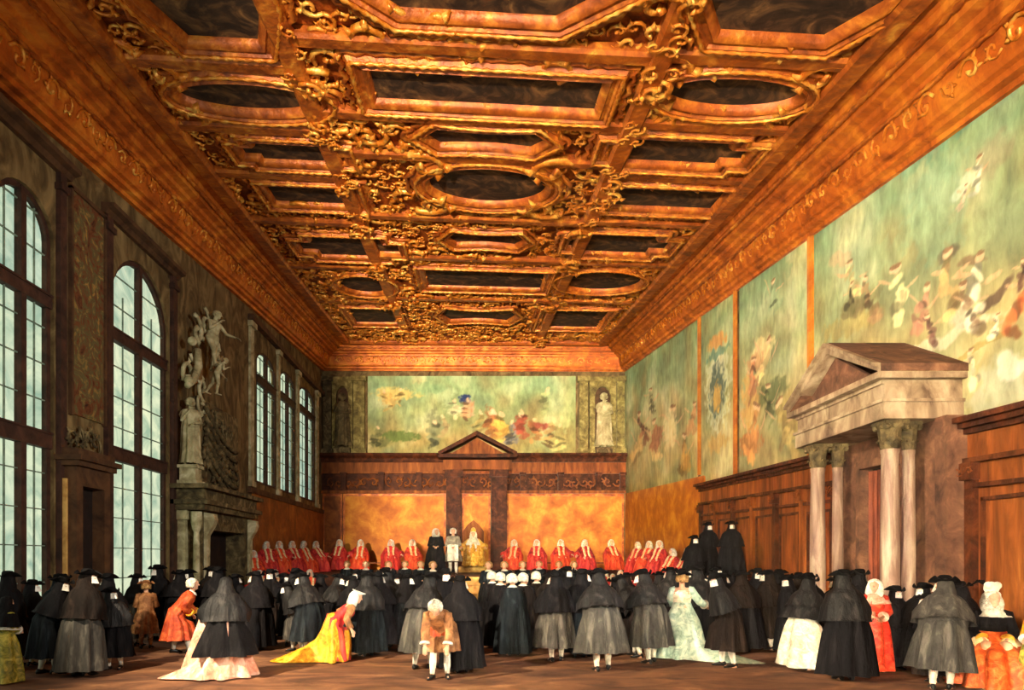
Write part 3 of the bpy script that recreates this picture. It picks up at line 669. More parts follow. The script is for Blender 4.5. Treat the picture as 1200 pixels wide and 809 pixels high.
# throne aedicule
t = thing('throne_aedicule', 'dark wooden pedimented frame on two pilasters behind the gold throne', 'aedicule', (0,YB-1.02,1.35)); O = Vector(t.location)
for (a,b_) in ((524,541),(575,593)):
    xa = (a-VX)*YB/F; xb = (b_-VX)*YB/F
    m = MB().box((xa,YB-1.32,1.36),(xb,YB-0.82,z(556))).box((xa+.2,YB-1.40,1.9),(xb-.2,YB-1.32,z(580))).box((xa-.1,YB-1.47,z(562)),(xb+.1,YB-0.82,z(554))).box((xa-.1,YB-1.47,1.36),(xb+.1,YB-0.82,1.9)); A(m).build('pilaster', M['wood_dark'], t)
xa = (515-VX)*YB/F; xb = (604-VX)*YB/F; xm = (559-VX)*YB/F
m = MB().box((xa+.3,YB-1.47,z(554)),(xb-.3,YB-0.82,z(543))); A(m).build('entablature', M['wood'], t)
m = MB().prism([(xa,YB-1.77,z(541)),(xb,YB-1.77,z(541)),(xb,YB-1.77,z(537)),(xa,YB-1.77,z(537))],(0,.85,0))
for s in ((xa,xm),(xb,xm)):
    m.prism([(s[0],YB-1.77,z(538.5)),(s[1],YB-1.77,z(516)),(s[1],YB-1.77,z(511)),(s[0],YB-1.77,z(534.5))],(0,.85,0))
A(m).build('pediment', M['wood_dark'], t)
m = MB().prism([(xa+.6,YB-1.47,z(538)),(xb-.6,YB-1.47,z(538)),(xm,YB-1.47,z(518))],(0,.5,0)); A(m).build('tympanum', M['wood'], t)
# gilt leather hangings
for (a,b_,lab,mm) in ((402,523,'gilt leather hanging on end wall left of the throne','leather'),(541,575,'narrow gilt leather panel directly behind the throne','leather'),(593,731,'broad gilt leather hanging on end wall right of the throne','leather'),(378,402,'dark shaded leather strip in the left corner of the end wall','leather_brown')):  # corner strip has its shade put into the browner leather colour
    p0 = Bp(a,579); p1 = Bp(b_,579); w_ = YB-.12
    o = MB().box((p0.x+.02,w_,1.36),(p1.x-.02,YB-.01,p0.z)).build('leather_wall_hanging', M[mm]); tag(o, lab, 'wall hanging')
    MB().box((p0.x+.02,w_-.04,p0.z-.16),(p1.x-.02,w_,p0.z)).box((p0.x+.02,w_-.04,1.36),(p0.x+.14,w_,p0.z-.16)).box((p1.x-.14,w_-.04,1.36),(p1.x-.02,w_,p0.z-.16)).build('gilt_border', M['gild'], o)
# right wall gilt leather
m = MB(); ya,yb = 28.0,42.7
m.prism([(XR-.08,ya,1.36),(XR-.08,yb,1.36),(XR-.08,yb,botz(yb)-.1),(XR-.08,ya,botz(ya+.8)-.1)],(.07,0,0))
o = m.build('leather_wall_hanging', M['leather']); tag(o, 'bright gilt leather hanging on right wall behind the seated scarlet councillors', 'wall hanging')

# ------------------------------------------------------------------ right panelling
WX = 9.2
def panelling(y0, y1, lab, nb, reveal=False):
    t = thing('wall_panelling', lab, 'panelling', (XR,(y0+y1)/2,0)); O = Vector(t.location)
    def slab(ya,yb,xo,d0,d1):                      # strip that follows the sloping top
        return [(XR-.0,ya,wtop(ya)-d0),(XR-xo,ya,wtop(ya)-d0),(XR-xo,ya,wtop(ya)-d1),(XR,ya,wtop(ya)-d1)], [(XR,yb,wtop(yb)-d0),(XR-xo,yb,wtop(yb)-d0),(XR-xo,yb,wtop(yb)-d1),(XR,yb,wtop(yb)-d1)]
    def S2(mb,*a):
        p_,q = slab(*a); mb.add(p_+q, [(0,1,2,3),(7,6,5,4),(0,4,5,1),(1,5,6,2),(2,6,7,3),(3,7,4,0)]); return mb
    m = S2(MB(),y0,y1,.55,0,.1); S2(m,y0,y1,.45,.1,.2); S2(m,y0,y1,.34,.2,.3); m.v=[v_-O for v_ in m.v]; m.build('cornice', M['wood_dark'], t)
    m = S2(MB(),y0,y1,.26,.3,.75); m.v=[v_-O for v_ in m.v]; m.build('upper_board', M['wood'], t)
    m = S2(MB(),y0,y1,.36,.75,.84); S2(m,y0,y1,.32,1.22,1.3); m.v=[v_-O for v_ in m.v]; m.build('rail', M['wood_dark'], t)
    m = MB(); S2(m,y0,y1,.22,.84,5.3); 
    for q in range(len(m.v)): m.v[q].z = max(m.v[q].z, 0.0)
    m.v=[v_-O for v_ in m.v]; m.build('panel_board', M['wood'], t)
    for k in range(nb+1):
        y = y0+.12+(y1-y0-.24)*k/nb; zt = wtop(y)-.84
        m = MB().box((XR-.33,y-.11,0.0),(XR-.2,y+.11,zt)); m.box((XR-.40,y-.15,zt-.32),(XR-.2,y+.15,zt)); m.v=[v_-O for v_ in m.v]; po = m.build('pilaster', M['wood_dark'] if k%2 == 0 else M['wood'], t); mc = MB()
        for e in range(3): scroll(mc, (y-.12+e*.12, zt-.17+.04*(e%2)), .15, e*2.0, e%2 == 0, lambda u,v_,h: Vector((XR-.41-h*1.5,u,v_)), n=8)
        mc.v=[v_-O for v_ in mc.v]; mc.build('carved_capital', M['wood'], po, smooth=True)
        if k < nb:
            ya, yb = y+.22, y+(y1-y0-.24)/nb-.22; z1 = wtop(y)-1.45
            f = MB()
            for (q0,q1,r0,r1) in ((ya,ya+.07,.5,z1),(yb-.07,yb,.5,z1),(ya,yb,z1-.07,z1),(ya,yb,.5,.57)): f.box((XR-.27,q0,r0),(XR-.2,q1,r1))
            f.v=[v_-O for v_ in f.v]; f.build('panel_moulding', M['wood_dark'], t)
    return t
panelling(17.3,27.9,'walnut panelling with pilasters on right wall beyond the stone portal',6)
panelling(9.2,12.75,'walnut panelling with pilasters on right wall nearest the viewer, behind the lady in orange',2)

# ------------------------------------------------------------------ stone portal
PXF = 8.15
t = thing('stone_portal', 'stone doorway with triangular pediment on free-standing columns against the right wall', 'portal', (XR,15.5,0)); O = Vector(t.location)
def AP(mb): mb.v = [v_-O for v_ in mb.v]; return mb
def colm(x, y, r, zt, zb=0.0, m=M['marble']):
    s = MB(); hcap = .55
    s.lathe((x,y,0), [(r*1.5,zb),(r*1.5,zb+.12),(r*1.35,zb+.15),(r*1.4,zb+.22),(r*1.12,zb+.3),(r,zb+.36),(r*1.02,zt*.45),(r*.9,zt-hcap-.1),(r*.98,zt-hcap-.06),(r*.98,zt-hcap)], n=20)
    o = shade_auto(AP(s).build('column', m, t))
    c = MB(); zc = zt-hcap
    c.lathe((x,y,0), [(r*.86,zc),(r*1.0,zc+.2),(r*1.2,zc+.4),(r*1.45,zc+.48),(r*1.45,zc+.55)], n=12)
    for lv,(nn_,hh,rr) in enumerate(((8,.2,.98),(8,.38,1.1))):
        for k in range(nn_):
            a = 2*PI*(k+.5*lv)/nn_; dx,dy = math.cos(a),math.sin(a); px_,py_ = -dy,dx
            b0 = zc+.02+.14*lv; w_ = r*.3
            P_ = lambda rd,sd,zz: Vector((x+dx*rd+px_*sd, y+dy*rd+py_*sd, zz))
            c.add([P_(r*rr,-w_,b0),P_(r*rr,w_,b0),P_(r*rr*1.12,w_,b0+hh*.6),P_(r*rr*1.12,-w_,b0+hh*.6),P_(r*rr*1.45,0,b0+hh*.85),P_(r*rr*1.5,0,b0+hh*.65)],[(0,1,2,3),(3,2,4),(2,5,4),(4,5,3)])
    for k in range(4):
        a = PI/4+PI/2*k; c.ball((x+math.cos(a)*r*1.5,y+math.sin(a)*r*1.5,zc+.44),.07,n=6,m=4)
    c.box((x-r*1.4,y-r*1.4,zt-.07),(x+r*1.4,y+r*1.4,zt))
    AP(c).build('capital', M['stone_dark'], o); o.matrix_parent_inverse = Matrix()
    return o
yn, yf = 13.45, 16.45
ztc = 4.75
colm(PXF+.02,yn,.17,ztc); colm(PXF+.45,yn+.1,.12,ztc); colm(PXF+.0,yf-.2,.17,ztc); colm(PXF+.42,yf-.3,.12,ztc)
# door surround and opening
m = MB().box((XR-.5,yn-.3,0),(XR,yn+.75,4.1)).box((XR-.5,yf-.75,0),(XR,yf+.3,4.1)).box((XR-.5,yn-.3,4.1),(XR,yf+.3,ztc)).box((XR-.62,yn+.6,0),(XR-.5,yn+.75,4.1)).box((XR-.62,yf-.75,0),(XR-.5,yf-.6,4.1)).box((XR-.62,yn+.6,4.1),(XR-.5,yf-.6,4.28)); AP(m).build('door_surround', M['portal_brown'], t)
m = MB().box((XR-.30,yn+.75,0.0),(XR-.25,yf-.75,4.1)); AP(m).build('door_opening_shade', M['dark'], t)  # dark slab standing in for the shade inside the doorway
cu = MB(); vs=[];fs=[]; n_=26
for i in range(n_+1):
    y = yn+1.15+(1.1)*i/n_; x = XR-.36-.05*math.sin(i*1.5)
    vs += [(x,y,0.02),(x,y,4.05)]
for i in range(n_): fs.append((2*i,2*i+2,2*i+3,2*i+1))
cu.add(vs,fs); AP(cu).build('curtain', M['curtain'], t, smooth=True)
m = MB().box((PXF-.3,yn-.32,ztc),(XR,yf+.3,ztc+.32)).box((PXF-.34,yn-.36,ztc+.32),(XR,yf+.34,ztc+.38)); AP(m).build('architrave', M['stone_grey'], t)
m = MB().box((PXF-.26,yn-.28,ztc+.38),(XR,yf+.26,ztc+.68)); AP(m).build('frieze', M['stone_grey'], t)
zc_ = ztc+.68
y0,y1 = yn-.42,yf+.42; ym = (y0+y1)/2; x0 = PXF-.46
m = MB().box((x0+.15,y0+.15,zc_+.001),(XR,y1-.15,zc_+.08)).box((x0,y0,zc_+.08),(XR,y1,zc_+.2)); AP(m).build('cornice', M['stone_grey'], t)
zb_ = zc_+.2; ap = zb_+.92
tw = .20
m = MB()
for s,e in ((y0,ym),(y1,ym)):
    m.prism([(x0,s,zb_),(x0,e,ap-.02),(x0,e,ap+tw),(x0,s,zb_+tw*.6)],(.35,0,0))
    m.prism([(x0-.08,s,zb_+tw*.45),(x0-.08,e,ap+tw*.75),(x0-.08,e,ap+tw*1.1),(x0-.08,s,zb_+tw*.8)],(.2,0,0))
AP(m).build('pediment_moulding', M['stone_grey'], t)
m = MB().prism([(x0+.2,y0+.5,zb_),(x0+.2,y1-.5,zb_),(x0+.2,ym,ap-.1)],(.1,0,0)); AP(m).build('tympanum', M['portal_brown'], t)
m = MB()
for s,e in ((y0,ym),(y1,ym)):
    m.prism([(x0+.05,s-.02,zb_),(x0+.05,e,ap),(x0+.05,e,ap+tw+.03),(x0+.05,s-.02,zb_+tw*.75)],(XR-x0-.05,0,0))
AP(m).build('roof', M['portal_brown'], t)
for o in t.children:
    if o.name.startswith(('door','arch','frieze','cornice','pediment','tymp','roof')): fix_normals(o)
# projecting return wall behind the portal at the near side
m = MB().box((XR-.62,12.8,0),(XR,13.12,4.75)); AP(m).build('side_pier', M['portal_brown'], t)

# ------------------------------------------------------------------ dais, benches, throne
m = MB().box((-9.45,28.6,0),(9.3,42.7,1.35)); o = m.build('dais', M['wood_dark']); tag(o, 'raised wooden platform for the councillors along the end wall', 'platform')
o = MB().box((-9.45,27.2,0),(-6.6,28.55,1.0)).build('side_platform', M['wood_dark']); tag(o, 'low platform along left wall under the scarlet councillors', 'platform')
o = MB().box((6.9,25.9,0),(8.75,28.55,1.0)).build('side_platform', M['wood_dark']); tag(o, 'low platform along right wall under the scarlet councillors', 'platform')
o = MB().box((6.9,20.4,0),(9.0,22.9,1.45)).box((6.5,20.4,0),(6.9,22.9,1.0)).box((6.1,20.4,0),(6.5,22.9,.5)).build('wooden_steps', M['wood_dark']); tag(o, 'wooden steps against right panelling on which two cloaked men stand high above the crowd', 'steps')
m = MB()
for k in range(4): m.box((-1.3,27.6-.4*k+.4,0),(1.3,28.58,1.3-.33*k-.0))
o = m.build('dais_steps', M['step']); tag(o, 'pale yellow steps leading up to the throne', 'steps')
def bench(x0,x1,y0,y1,zb,zt,lab,back):
    m = MB().box((x0,y0,zt-.08),(x1,y1,zt)); t = m.build('bench', M['wood']); tag(t, lab, 'bench')
    s = MB(); n = max(2,int(max(x1-x0,y1-y0)/2))
    for k in range(n+1):
        if x1-x0 > y1-y0: xx = x0+.1+(x1-x0-.2)*k/n; s.box((xx-.05,y0+.05,zb),(xx+.05,y1-.05,zt-.08))
        else: yy = y0+.1+(y1-y0-.2)*k/n; s.box((x0+.05,yy-.05,zb),(x1-.05,yy+.05,zt-.08))
    s.build('bench_support', M['wood_dark'], t); return t
bench(-9.0,-2.0,38.1,38.9,1.35,1.85,'long councillors bench left of the throne',1)
bench(2.0,9.0,38.1,38.9,1.35,1.85,'long councillors bench right of the throne',1)
for (a,b_,c,d,h_,lab) in ((-8.3,-5.4,24.0,26.4,.35,'low wooden footboard under the front row of scarlet councillors at left'),(5.2,8.4,23.7,25.5,.35,'low wooden footboard under the front row of scarlet councillors at right'),(4.2,6.75,26.2,28.5,.42,'low wooden footboard under the huddled councillors before the dais')):
    o = MB().box((a,c,0),(b_,d,h_)).build('footboard', M['wood_dark']); tag(o, lab, 'platform')

# ------------------------------------------------------------------ fireplaces
t = thing('great_fireplace', 'monumental stone fireplace with heavy shelf on left wall between the windows', 'fireplace', (XL,24.5,0)); O = Vector(t.location)
fy0, fy1, fx = 21.95, 26.7, XL+.8
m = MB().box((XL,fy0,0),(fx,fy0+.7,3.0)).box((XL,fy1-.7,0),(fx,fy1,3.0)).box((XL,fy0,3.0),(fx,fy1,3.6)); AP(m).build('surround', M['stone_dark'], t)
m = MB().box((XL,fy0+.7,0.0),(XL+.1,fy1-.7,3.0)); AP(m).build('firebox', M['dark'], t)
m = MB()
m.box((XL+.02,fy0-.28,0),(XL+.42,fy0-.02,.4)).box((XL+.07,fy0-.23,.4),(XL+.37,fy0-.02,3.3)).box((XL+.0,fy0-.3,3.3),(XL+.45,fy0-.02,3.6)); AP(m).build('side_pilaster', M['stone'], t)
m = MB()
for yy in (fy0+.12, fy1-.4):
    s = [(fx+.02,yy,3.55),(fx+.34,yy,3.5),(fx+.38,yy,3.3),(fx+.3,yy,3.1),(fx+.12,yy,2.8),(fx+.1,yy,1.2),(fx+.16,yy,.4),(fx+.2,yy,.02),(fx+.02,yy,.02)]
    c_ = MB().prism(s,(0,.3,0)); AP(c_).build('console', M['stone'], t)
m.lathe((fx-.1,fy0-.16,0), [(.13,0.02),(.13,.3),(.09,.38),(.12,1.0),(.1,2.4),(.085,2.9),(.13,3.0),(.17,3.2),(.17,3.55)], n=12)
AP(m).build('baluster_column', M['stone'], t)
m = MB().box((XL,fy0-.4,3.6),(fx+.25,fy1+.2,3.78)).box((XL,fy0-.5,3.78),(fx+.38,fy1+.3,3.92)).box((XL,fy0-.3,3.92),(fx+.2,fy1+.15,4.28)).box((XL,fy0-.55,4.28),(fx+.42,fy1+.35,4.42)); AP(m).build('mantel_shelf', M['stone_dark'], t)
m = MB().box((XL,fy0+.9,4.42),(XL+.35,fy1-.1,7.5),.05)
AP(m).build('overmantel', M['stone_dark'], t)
m = MB(); rng = random.Random(9)
for k in range(26):
    scroll(m, (rng.uniform(fy0+1.4,fy1-.6), rng.uniform(4.8,7.1)), rng.uniform(.4,.9), rng.uniform(0,6), rng.random() < .5, lambda u,v_,h: Vector((XL+.35+h*1.4,u,v_)), thick=1.0, n=12)
for k in range(6):                                   # swags of drapery
    pts = [Vector((XL+.45, fy0+1.2+3.0*i/8, 7.2-.34*k-1.1*(i/8)-.25*math.sin(PI*i/8))) for i in range(9)]; m.tube(pts, .09, n=6)
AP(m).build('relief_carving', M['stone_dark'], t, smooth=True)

t = thing('dark_doorcase', 'small dark doorcase with shelf-like cornice between the two great windows', 'doorcase', (XL,16.3,0)); O = Vector(t.location)
dy0, dy1, dx = 15.75, 17.2, XL+.4
m = MB().box((XL,dy0,0),(dx,dy0+.26,3.75)).box((XL,dy1-.26,0),(dx,dy1,3.75)).box((XL,dy0,3.75),(dx,dy1,4.2)); AP(m).build('door_frame', M['trim_brown'], t)
m = MB().box((XL+.02,dy0+.26,0),(XL+.1,dy1-.26,3.75)); 
for (a,b_) in ((.4,1.7),(1.9,3.5)): m.box((XL+.1,dy0+.36,a),(XL+.13,dy1-.36,b_))
AP(m).build('door_leaf', M['dark'], t)
m = MB().box((XL,dy0-.12,4.2),(dx+.12,dy1+.1,4.32)).box((XL,dy0-.2,4.32),(dx+.22,dy1+.15,4.44)).box((XL,dy0-.1,4.44),(dx+.1,dy1+.05,4.6)); AP(m).build('cornice', M['trim_brown'], t)
m = MB().box((XL+.02,dy0-.08,0),(XL+.2,dy0,3.9)); AP(m).build('pale_jamb_strip', M['step'], t)
m = MB()
for k in range(5): scroll(m, (dy0+.3+.25*k, 4.85+.12*(2-abs(2-k))), .42, k*1.3, k%2==0, lambda u,v_,h: Vector((XL+.1+h*1.4,u,v_)), n=12)
AP(m).build('carved_crest', M['stone_dark'], t, smooth=True)

# ================================================================== people
def remesh(name, caps, voxel=.0085, ratio=.16):
    """tapered limbs fused into one continuous skin surface"""
    mb = MB()
    for c in caps:
        p0, r0, p1, r1 = Vector(c[0]), c[1], Vector(c[2]), c[3]
        sx = c[4] if len(c) > 4 else 1.0
        mb.ball(p0, r0, n=12, m=8); mb.ball(p1, r1, n=12, m=8)
        if (p1-p0).length > .004: mb.tube([p0,p1],[r0,r1], n=12)
    o = mesh_obj(name, mb.v, mb.f, M['skin'])
    r = o.modifiers.new('r','REMESH'); r.mode = 'VOXEL'; r.voxel_size = voxel; r.use_smooth_shade = True
    s = o.modifiers.new('s','SMOOTH'); s.iterations = 3; s.factor = .5
    d = o.modifiers.new('d','DECIMATE'); d.ratio = ratio
    dg = bpy.context.evaluated_depsgraph_get(); dg.update()
    me = bpy.data.meshes.new_from_object(o.evaluated_get(dg)); me.name = name
    bpy.data.objects.remove(o, do_unlink=True)
    me.polygons.foreach_set('use_smooth', [True]*len(me.polygons))
    if not me.materials: me.materials.append(M['skin'])
    return me

class Pose:
    def __init__(s, lean=0, pitch=0, yaw=0, hz=.93, seated=False, hands='down', stance=.11, step=.0, hx=0):
        s.lean = lean = math.radians(lean); s.u = Vector((0,math.sin(lean),math.cos(lean))); s.f = Vector((0,math.cos(lean),-math.sin(lean)))
        s.hip = Vector((0,hx,hz)); s.seated = seated; s.stance = stance; s.step = step; s.hands = hands
        hp = lean*.6+math.radians(pitch); y = math.radians(yaw)
        s.hu = Vector((0,math.sin(hp),math.cos(hp))); f0 = Vector((0,math.cos(hp),-math.sin(hp)))
        s.hf = (f0*math.cos(y)+Vector((-1,0,0))*math.sin(y)).normalized(); s.hs = s.hf.cross(s.hu).normalized()
        s.neck = s.P(.50,0,0); s.hc = s.neck + s.hu*.185 + f0*.015
    def P(s, t, x=0, f=0): return s.hip + s.u*t + Vector((x,0,0)) + s.f*f
    def Hd(s, up, side, fw): return s.hc + s.hu*up + s.hs*side + s.hf*fw
    def legs(s):
        out = []
        for sd in (-1,1):
            h = s.hip+Vector((sd*.09,0,-.04))
            if s.seated: k = Vector((sd*.13,s.hip.y+.42,s.hip.z+.02)); a = Vector((sd*.13,s.hip.y+.44,.08))
            else:
                fy = s.step*sd; k = Vector((sd*(.09+s.stance*.15), s.hip.y*.5+fy*.55+.03, .49)); a = Vector((sd*s.stance, fy-.03, .08))
            out.append((sd,h,k,a))
        return out
    def arms(s):
        out = []
        for sd in (-1,1):
            sh = s.P(.445, sd*.162, 0)
            hnd = s.hands if isinstance(s.hands,str) else s.hands[0 if sd < 0 else 1]
            if hnd == 'down': e = s.P(.17, sd*.25, -.02); w_ = s.P(-.06, sd*.26, .08)
            elif hnd == 'hip': e = s.P(.2, sd*.36, -.08); w_ = s.P(.06, sd*.21, .12)
            elif hnd == 'tuck': e = s.P(.18, sd*.205, -.01); w_ = s.P(.06, sd*.12, .085)
            elif hnd == 'front': e = s.P(.18, sd*.25, .03); w_ = s.P(.13, sd*.07, .24)
            elif hnd == 'out': e = s.P(.22, sd*.34, .1); w_ = s.P(.16, sd*.44, .3)
            elif hnd == 'hang': e = sh+Vector((sd*.05,.03,-.28)); w_ = e+Vector((-sd*.02,.09,-.23))
            elif hnd == 'lap': e = s.P(.17, sd*.25, .06); w_ = s.P(.08, sd*.12, .27)
            elif hnd == 'chin': e = s.P(.2, sd*.22, .12); w_ = s.P(.42, sd*.07, .2)
            out.append((sd,sh,e,w_))
        return out

def body_caps(p):
    c = []
    q = p.hip
    c += [(p.P(0,-.075), .115, p.P(0,.075), .115), (p.P(.0,-.05),.115,p.P(.2,-.045),.108),(p.P(.0,.05),.115,p.P(.2,.045),.108),
          (p.P(.2,-.05),.11,p.P(.38,-.075),.118),(p.P(.2,.05),.11,p.P(.38,.075),.118),(p.P(.38,-.07),.115,p.P(.38,.07),.115),
          (p.P(.44,-.13),.058,p.P(.44,.13),.058),(p.P(.43,0),.1,p.neck,.058),(p.neck,.055,p.hc-p.hu*.06,.052)]
    H_ = p.Hd
    c += [(H_(.02,0,-.018),.092,H_(.025,0,.012),.088),(H_(-.02,0,.03),.074,H_(-.085,0,.058),.042),(H_(.03,0,.055),.055,H_(.0,0,.06),.05),
          (H_(.012,0,.096),.012,H_(-.022,0,.118),.015),(H_(-.055,-.015,.094),.010,H_(-.055,.015,.094),.010),(H_(-.092,0,.082),.02,H_(-.092,0,.082),.02),
          (H_(.022,-.03,.088),.016,H_(.022,.03,.088),.014),(H_(.006,-.087,-.01),.02,H_(-.03,-.082,-.005),.014),(H_(.006,.087,-.01),.02,H_(-.03,.082,-.005),.014)]
    for sd,h,k,a in p.legs():
        fw = Vector((sd*.25,1,0)).normalized()
        c += [(h,.098,k,.058),(k,.058,k.lerp(a,.35)+Vector((0,-.015,0)),.056),(k.lerp(a,.35)+Vector((0,-.015,0)),.056,a,.036),(a,.036,a+Vector((0,-.03,-.045)),.033),(a+Vector((0,-.02,-.045)),.034,a+fw*.15+Vector((0,0,-.052)),.026)]
    for sd,sh,e,w_ in p.arms():
        c += [(sh,.052,e,.042),(e,.043,e.lerp(w_,.4),.041),(e.lerp(w_,.4),.041,w_,.026)]
        d = (w_-e).normalized(); side = d.cross(Vector((0,0,1)));
        side = side.normalized() if side.length > .2 else Vector((0,1,0))
        nrm = side.cross(d).normalized()
        for k,ox in enumerate((-.03,-.01,.01,.03)):
            kn = w_+d*.082+side*ox; c.append((w_+d*.01+side*ox*.5,.015,kn,.0125))
            L_ = (.07,.082,.077,.06)[k]; m_ = kn+d*L_*.52-nrm*.012+side*ox*.12; t_ = m_+d*L_*.42-nrm*.03
            c += [(kn,.0105,m_,.0095),(m_,.0095,t_,.008)]
        tb = w_+d*.03+side*(-sd)*.03; tm = tb+d*.03+side*(-sd)*.035-nrm*.01; c += [(tb,.014,tm,.012),(tm,.012,tm+d*.035-nrm*.008,.0095)]
    return c
BODIES = {}
def body_for(p, key):
    if key not in BODIES: BODIES[key] = remesh('body', body_caps(p))
    return BODIES[key]

def loft(rings, n=44, closed_top=True, thick=True):
    """rings: (centre, side axis, depth axis, radius function of angle)"""
    vs = []; fs = []
    for (c, a, b_, fr) in rings:
        for k in range(n):
            th = 2*PI*k/n; rx, ry, dz = fr(th); vs.append(c + a*(rx*math.cos(th)) + b_*(ry*math.sin(th)) + Vector((0,0,dz)))
    for i in range(len(rings)-1):
        for k in range(n): fs.append((i*n+k, i*n+(k+1)%n, (i+1)*n+(k+1)%n, (i+1)*n+k))
    if closed_top: fs.append(tuple(range(n)))
    return vs, fs
X_ = Vector((1,0,0)); Y_ = Vector((0,1,0))
def drape(p, levels, seed=0, amp=1.0, elbow=None, train=None, k0=9):
    """levels: ('t', t, rx, ry, ripple, fshift) in the torso frame or ('z', z, rx, ry, ripple, yshift) below the hip"""
    rg = random.Random(seed); ph = [rg.uniform(0,6.28) for _ in range(6)]; k1 = k0+rg.randint(-1,2); k2 = k1*2-3
    rings = []
    for i,lv in enumerate(levels):
        kind, t, rx, ry, rp, sh = lv
        if kind == 't': c = p.P(t,0,sh); b_ = p.f
        else:
            c = Vector((0, p.hip.y*max(0,min(1,t/p.hip.z))+sh, t)); b_ = Y_
        def fr(th, rx=rx, ry=ry, rp=rp, i=i, kind=kind, t=t):
            w_ = 1+rp*1.9*amp*(math.sin(k1*th+ph[0]+i*.12)+.55*math.sin(k2*th+ph[1]-i*.2)+.5*math.sin(3*th+ph[2]+i*.1))
            ex = ey = 0
            if elbow and kind == 't' and .02 < t < .42:
                for (a0,am) in elbow:
                    dd = math.atan2(math.sin(th-a0),math.cos(th-a0)); w_ += am*math.exp(-(dd/.42)**2)*math.sin(PI*(t-.02)/.4)
            if train and kind == 'z':
                a0, ln, wd, ht = train
                dd = math.atan2(math.sin(th-a0),math.cos(th-a0)); g = max(0,1-t/ht)**1.6
                e = ln*g*math.exp(-(dd/wd)**2)
                return rx*w_+e*(1 if True else 0), ry*w_+e, 0
            return rx*w_, ry*w_, 0
        rings.append((c, X_, b_, fr))
    return rings
def cloth(name, rings, m, root, n=44, solid=.012):
    vs, fs = loft(rings, n)
    o = mesh_obj(name, vs, fs, m, root, smooth=True); fix_normals(o)
    return o
SH = [('t',.53,.07,.075,0,0),('t',.51,.11,.095,0,0),('t',.485,.18,.125,.01,0),('t',.43,.242,.155,.015,-.005),('t',.34,.262,.18,.03,-.005)]
def tricorn(p, root, m='hat', tilt=0):
    vs = []; fs = []; N_ = 36
    prof = [(.03,.165),(.07,.16),(.092,.135),(.098,.07),(.103,.05)]
    for (r,zz) in prof:
        for k in range(N_):
            a = 2*PI*k/N_; vs.append(p.Hd(zz, r*math.cos(a), r*1.08*math.sin(a)-.005))
    for j,t in enumerate((.25,.5,.75,1.0)):
        for k in range(N_):
            a = 2*PI*k/N_; lob = .5+.5*math.cos(3*(a-PI/2))           # 1 at three points
            R = .100+t*(.045+.082*lob); up = .05+(.085*(1-lob)+.008)*t**.8
            vs.append(p.Hd(up, R*math.cos(a), R*1.05*math.sin(a)-.005))
    L_ = len(prof)+4
    for j in range(L_-1):
        for k in range(N_): fs.append((j*N_+k, j*N_+(k+1)%N_, (j+1)*N_+(k+1)%N_, (j+1)*N_+k))
    fs.append(tuple(range(N_)))
    return mesh_obj('tricorn_hat', vs, fs, M[m], root, smooth=True)
def mask(p, root):
    vs = []; fs = []; n=10; m_=9
    for j in range(m_):
        v_ = j/(m_-1); up = .03-.115*v_
        for i in range(n):
            t = -.85+1.7*i/(n-1); R = .098+.012*v_
            out = .04*math.exp(-(t/.38)**2)*(v_**1.2)+.018*math.exp(-(t/.3)**2)
            vs.append(p.Hd(up, R*math.sin(t)*.92, .006+R*math.cos(t)*1.03+out+.012))
    for j in range(m_-1):
        for i in range(n-1):
            if j == 2 and i in (2,6): continue
            fs.append((j*n+i, j*n+i+1, (j+1)*n+i+1, (j+1)*n+i))
    return mesh_obj('mask', vs, fs, M['mask'], root, smooth=True)
def hood(p, root, m, ln=.10, seed=0, elbow=None, lace=False):
    rings = []
    for (up,r,fw) in ((.128,.02,-.012),(.118,.06,-.012),(.09,.092,-.014),(.04,.110,-.018),(-.02,.116,-.026),(-.07,.130,-.028)):
        rings.append((p.Hd(up,0,fw), p.hs, p.hf, lambda th, r=r: (r,r*1.02,0)))
    lv = [('t',.535,.165,.145,.01,0),('t',.50,.215,.165,.015,0),('t',.44,.276,.195,.012,0),('t',.34,.305,.225,.02,0)]
    t = .24
    while t > ln: lv.append(('t',t,.322+.014*(.34-t)/.1,.24+.012*(.34-t)/.1,.03,0)); t -= .09
    lv.append(('t',ln,.332+.016*(.34-ln)/.1,.255+.014*(.34-ln)/.1,.04,0))
    rings += drape(p, lv, seed, elbow=elbow)
    # align start angle of the head rings (axes hs/hf) with torso axes
    rings = [(c,(X_ if i < 6 else a),((Y_*p.hu.z-Vector((0,0,1))*p.hu.y) if i < 6 else b_),f) for i,(c,a,b_,f) in enumerate(rings)]
    o = cloth('hooded_cape', rings, m, root)
    if lace:
        pass
    return o
def cloak(p, root, m, hem=.16, seed=0, name='cloak', amp=1.0, elbow=None, flare=1.0, back=-.03, train=None):
    z0 = p.hip.z; lv = list(SH)+[('t',.22,.268,.195,.02,-.01),('t',.1,.28,.21,.025,-.01),('t',0,.298,.23,.035,-.015)]
    zz = [z0-.18, z0-.36, z0-.54, hem+.06, hem]; zz = [q for q in zz[:3] if q > hem+.1]+zz[3:]
    for q in zz:
        k = (z0-q)/(z0-hem+.01); lv.append(('z',q,.312+.075*k*flare,.25+.075*k*flare,.055+.035*k,back*k))
    return cloth(name, drape(p, lv, seed, amp, elbow, train), m, root)
def leg_tube(name, p, t0, t1, r0, r1, m, root, which):
    for sd,h,k,a in p.legs():
        if sd != which: continue
        pts = [h.lerp(k,t) if t <= 1 else k.lerp(a,t-1) for t in [t0+(t1-t0)*i/6 for i in range(7)]]
        mb = MB().tube(pts, [r0+(r1-r0)*i/6+(.008 if 2 < i < 5 else 0) for i in range(7)], n=12); mb.build(name, m, root, smooth=True)
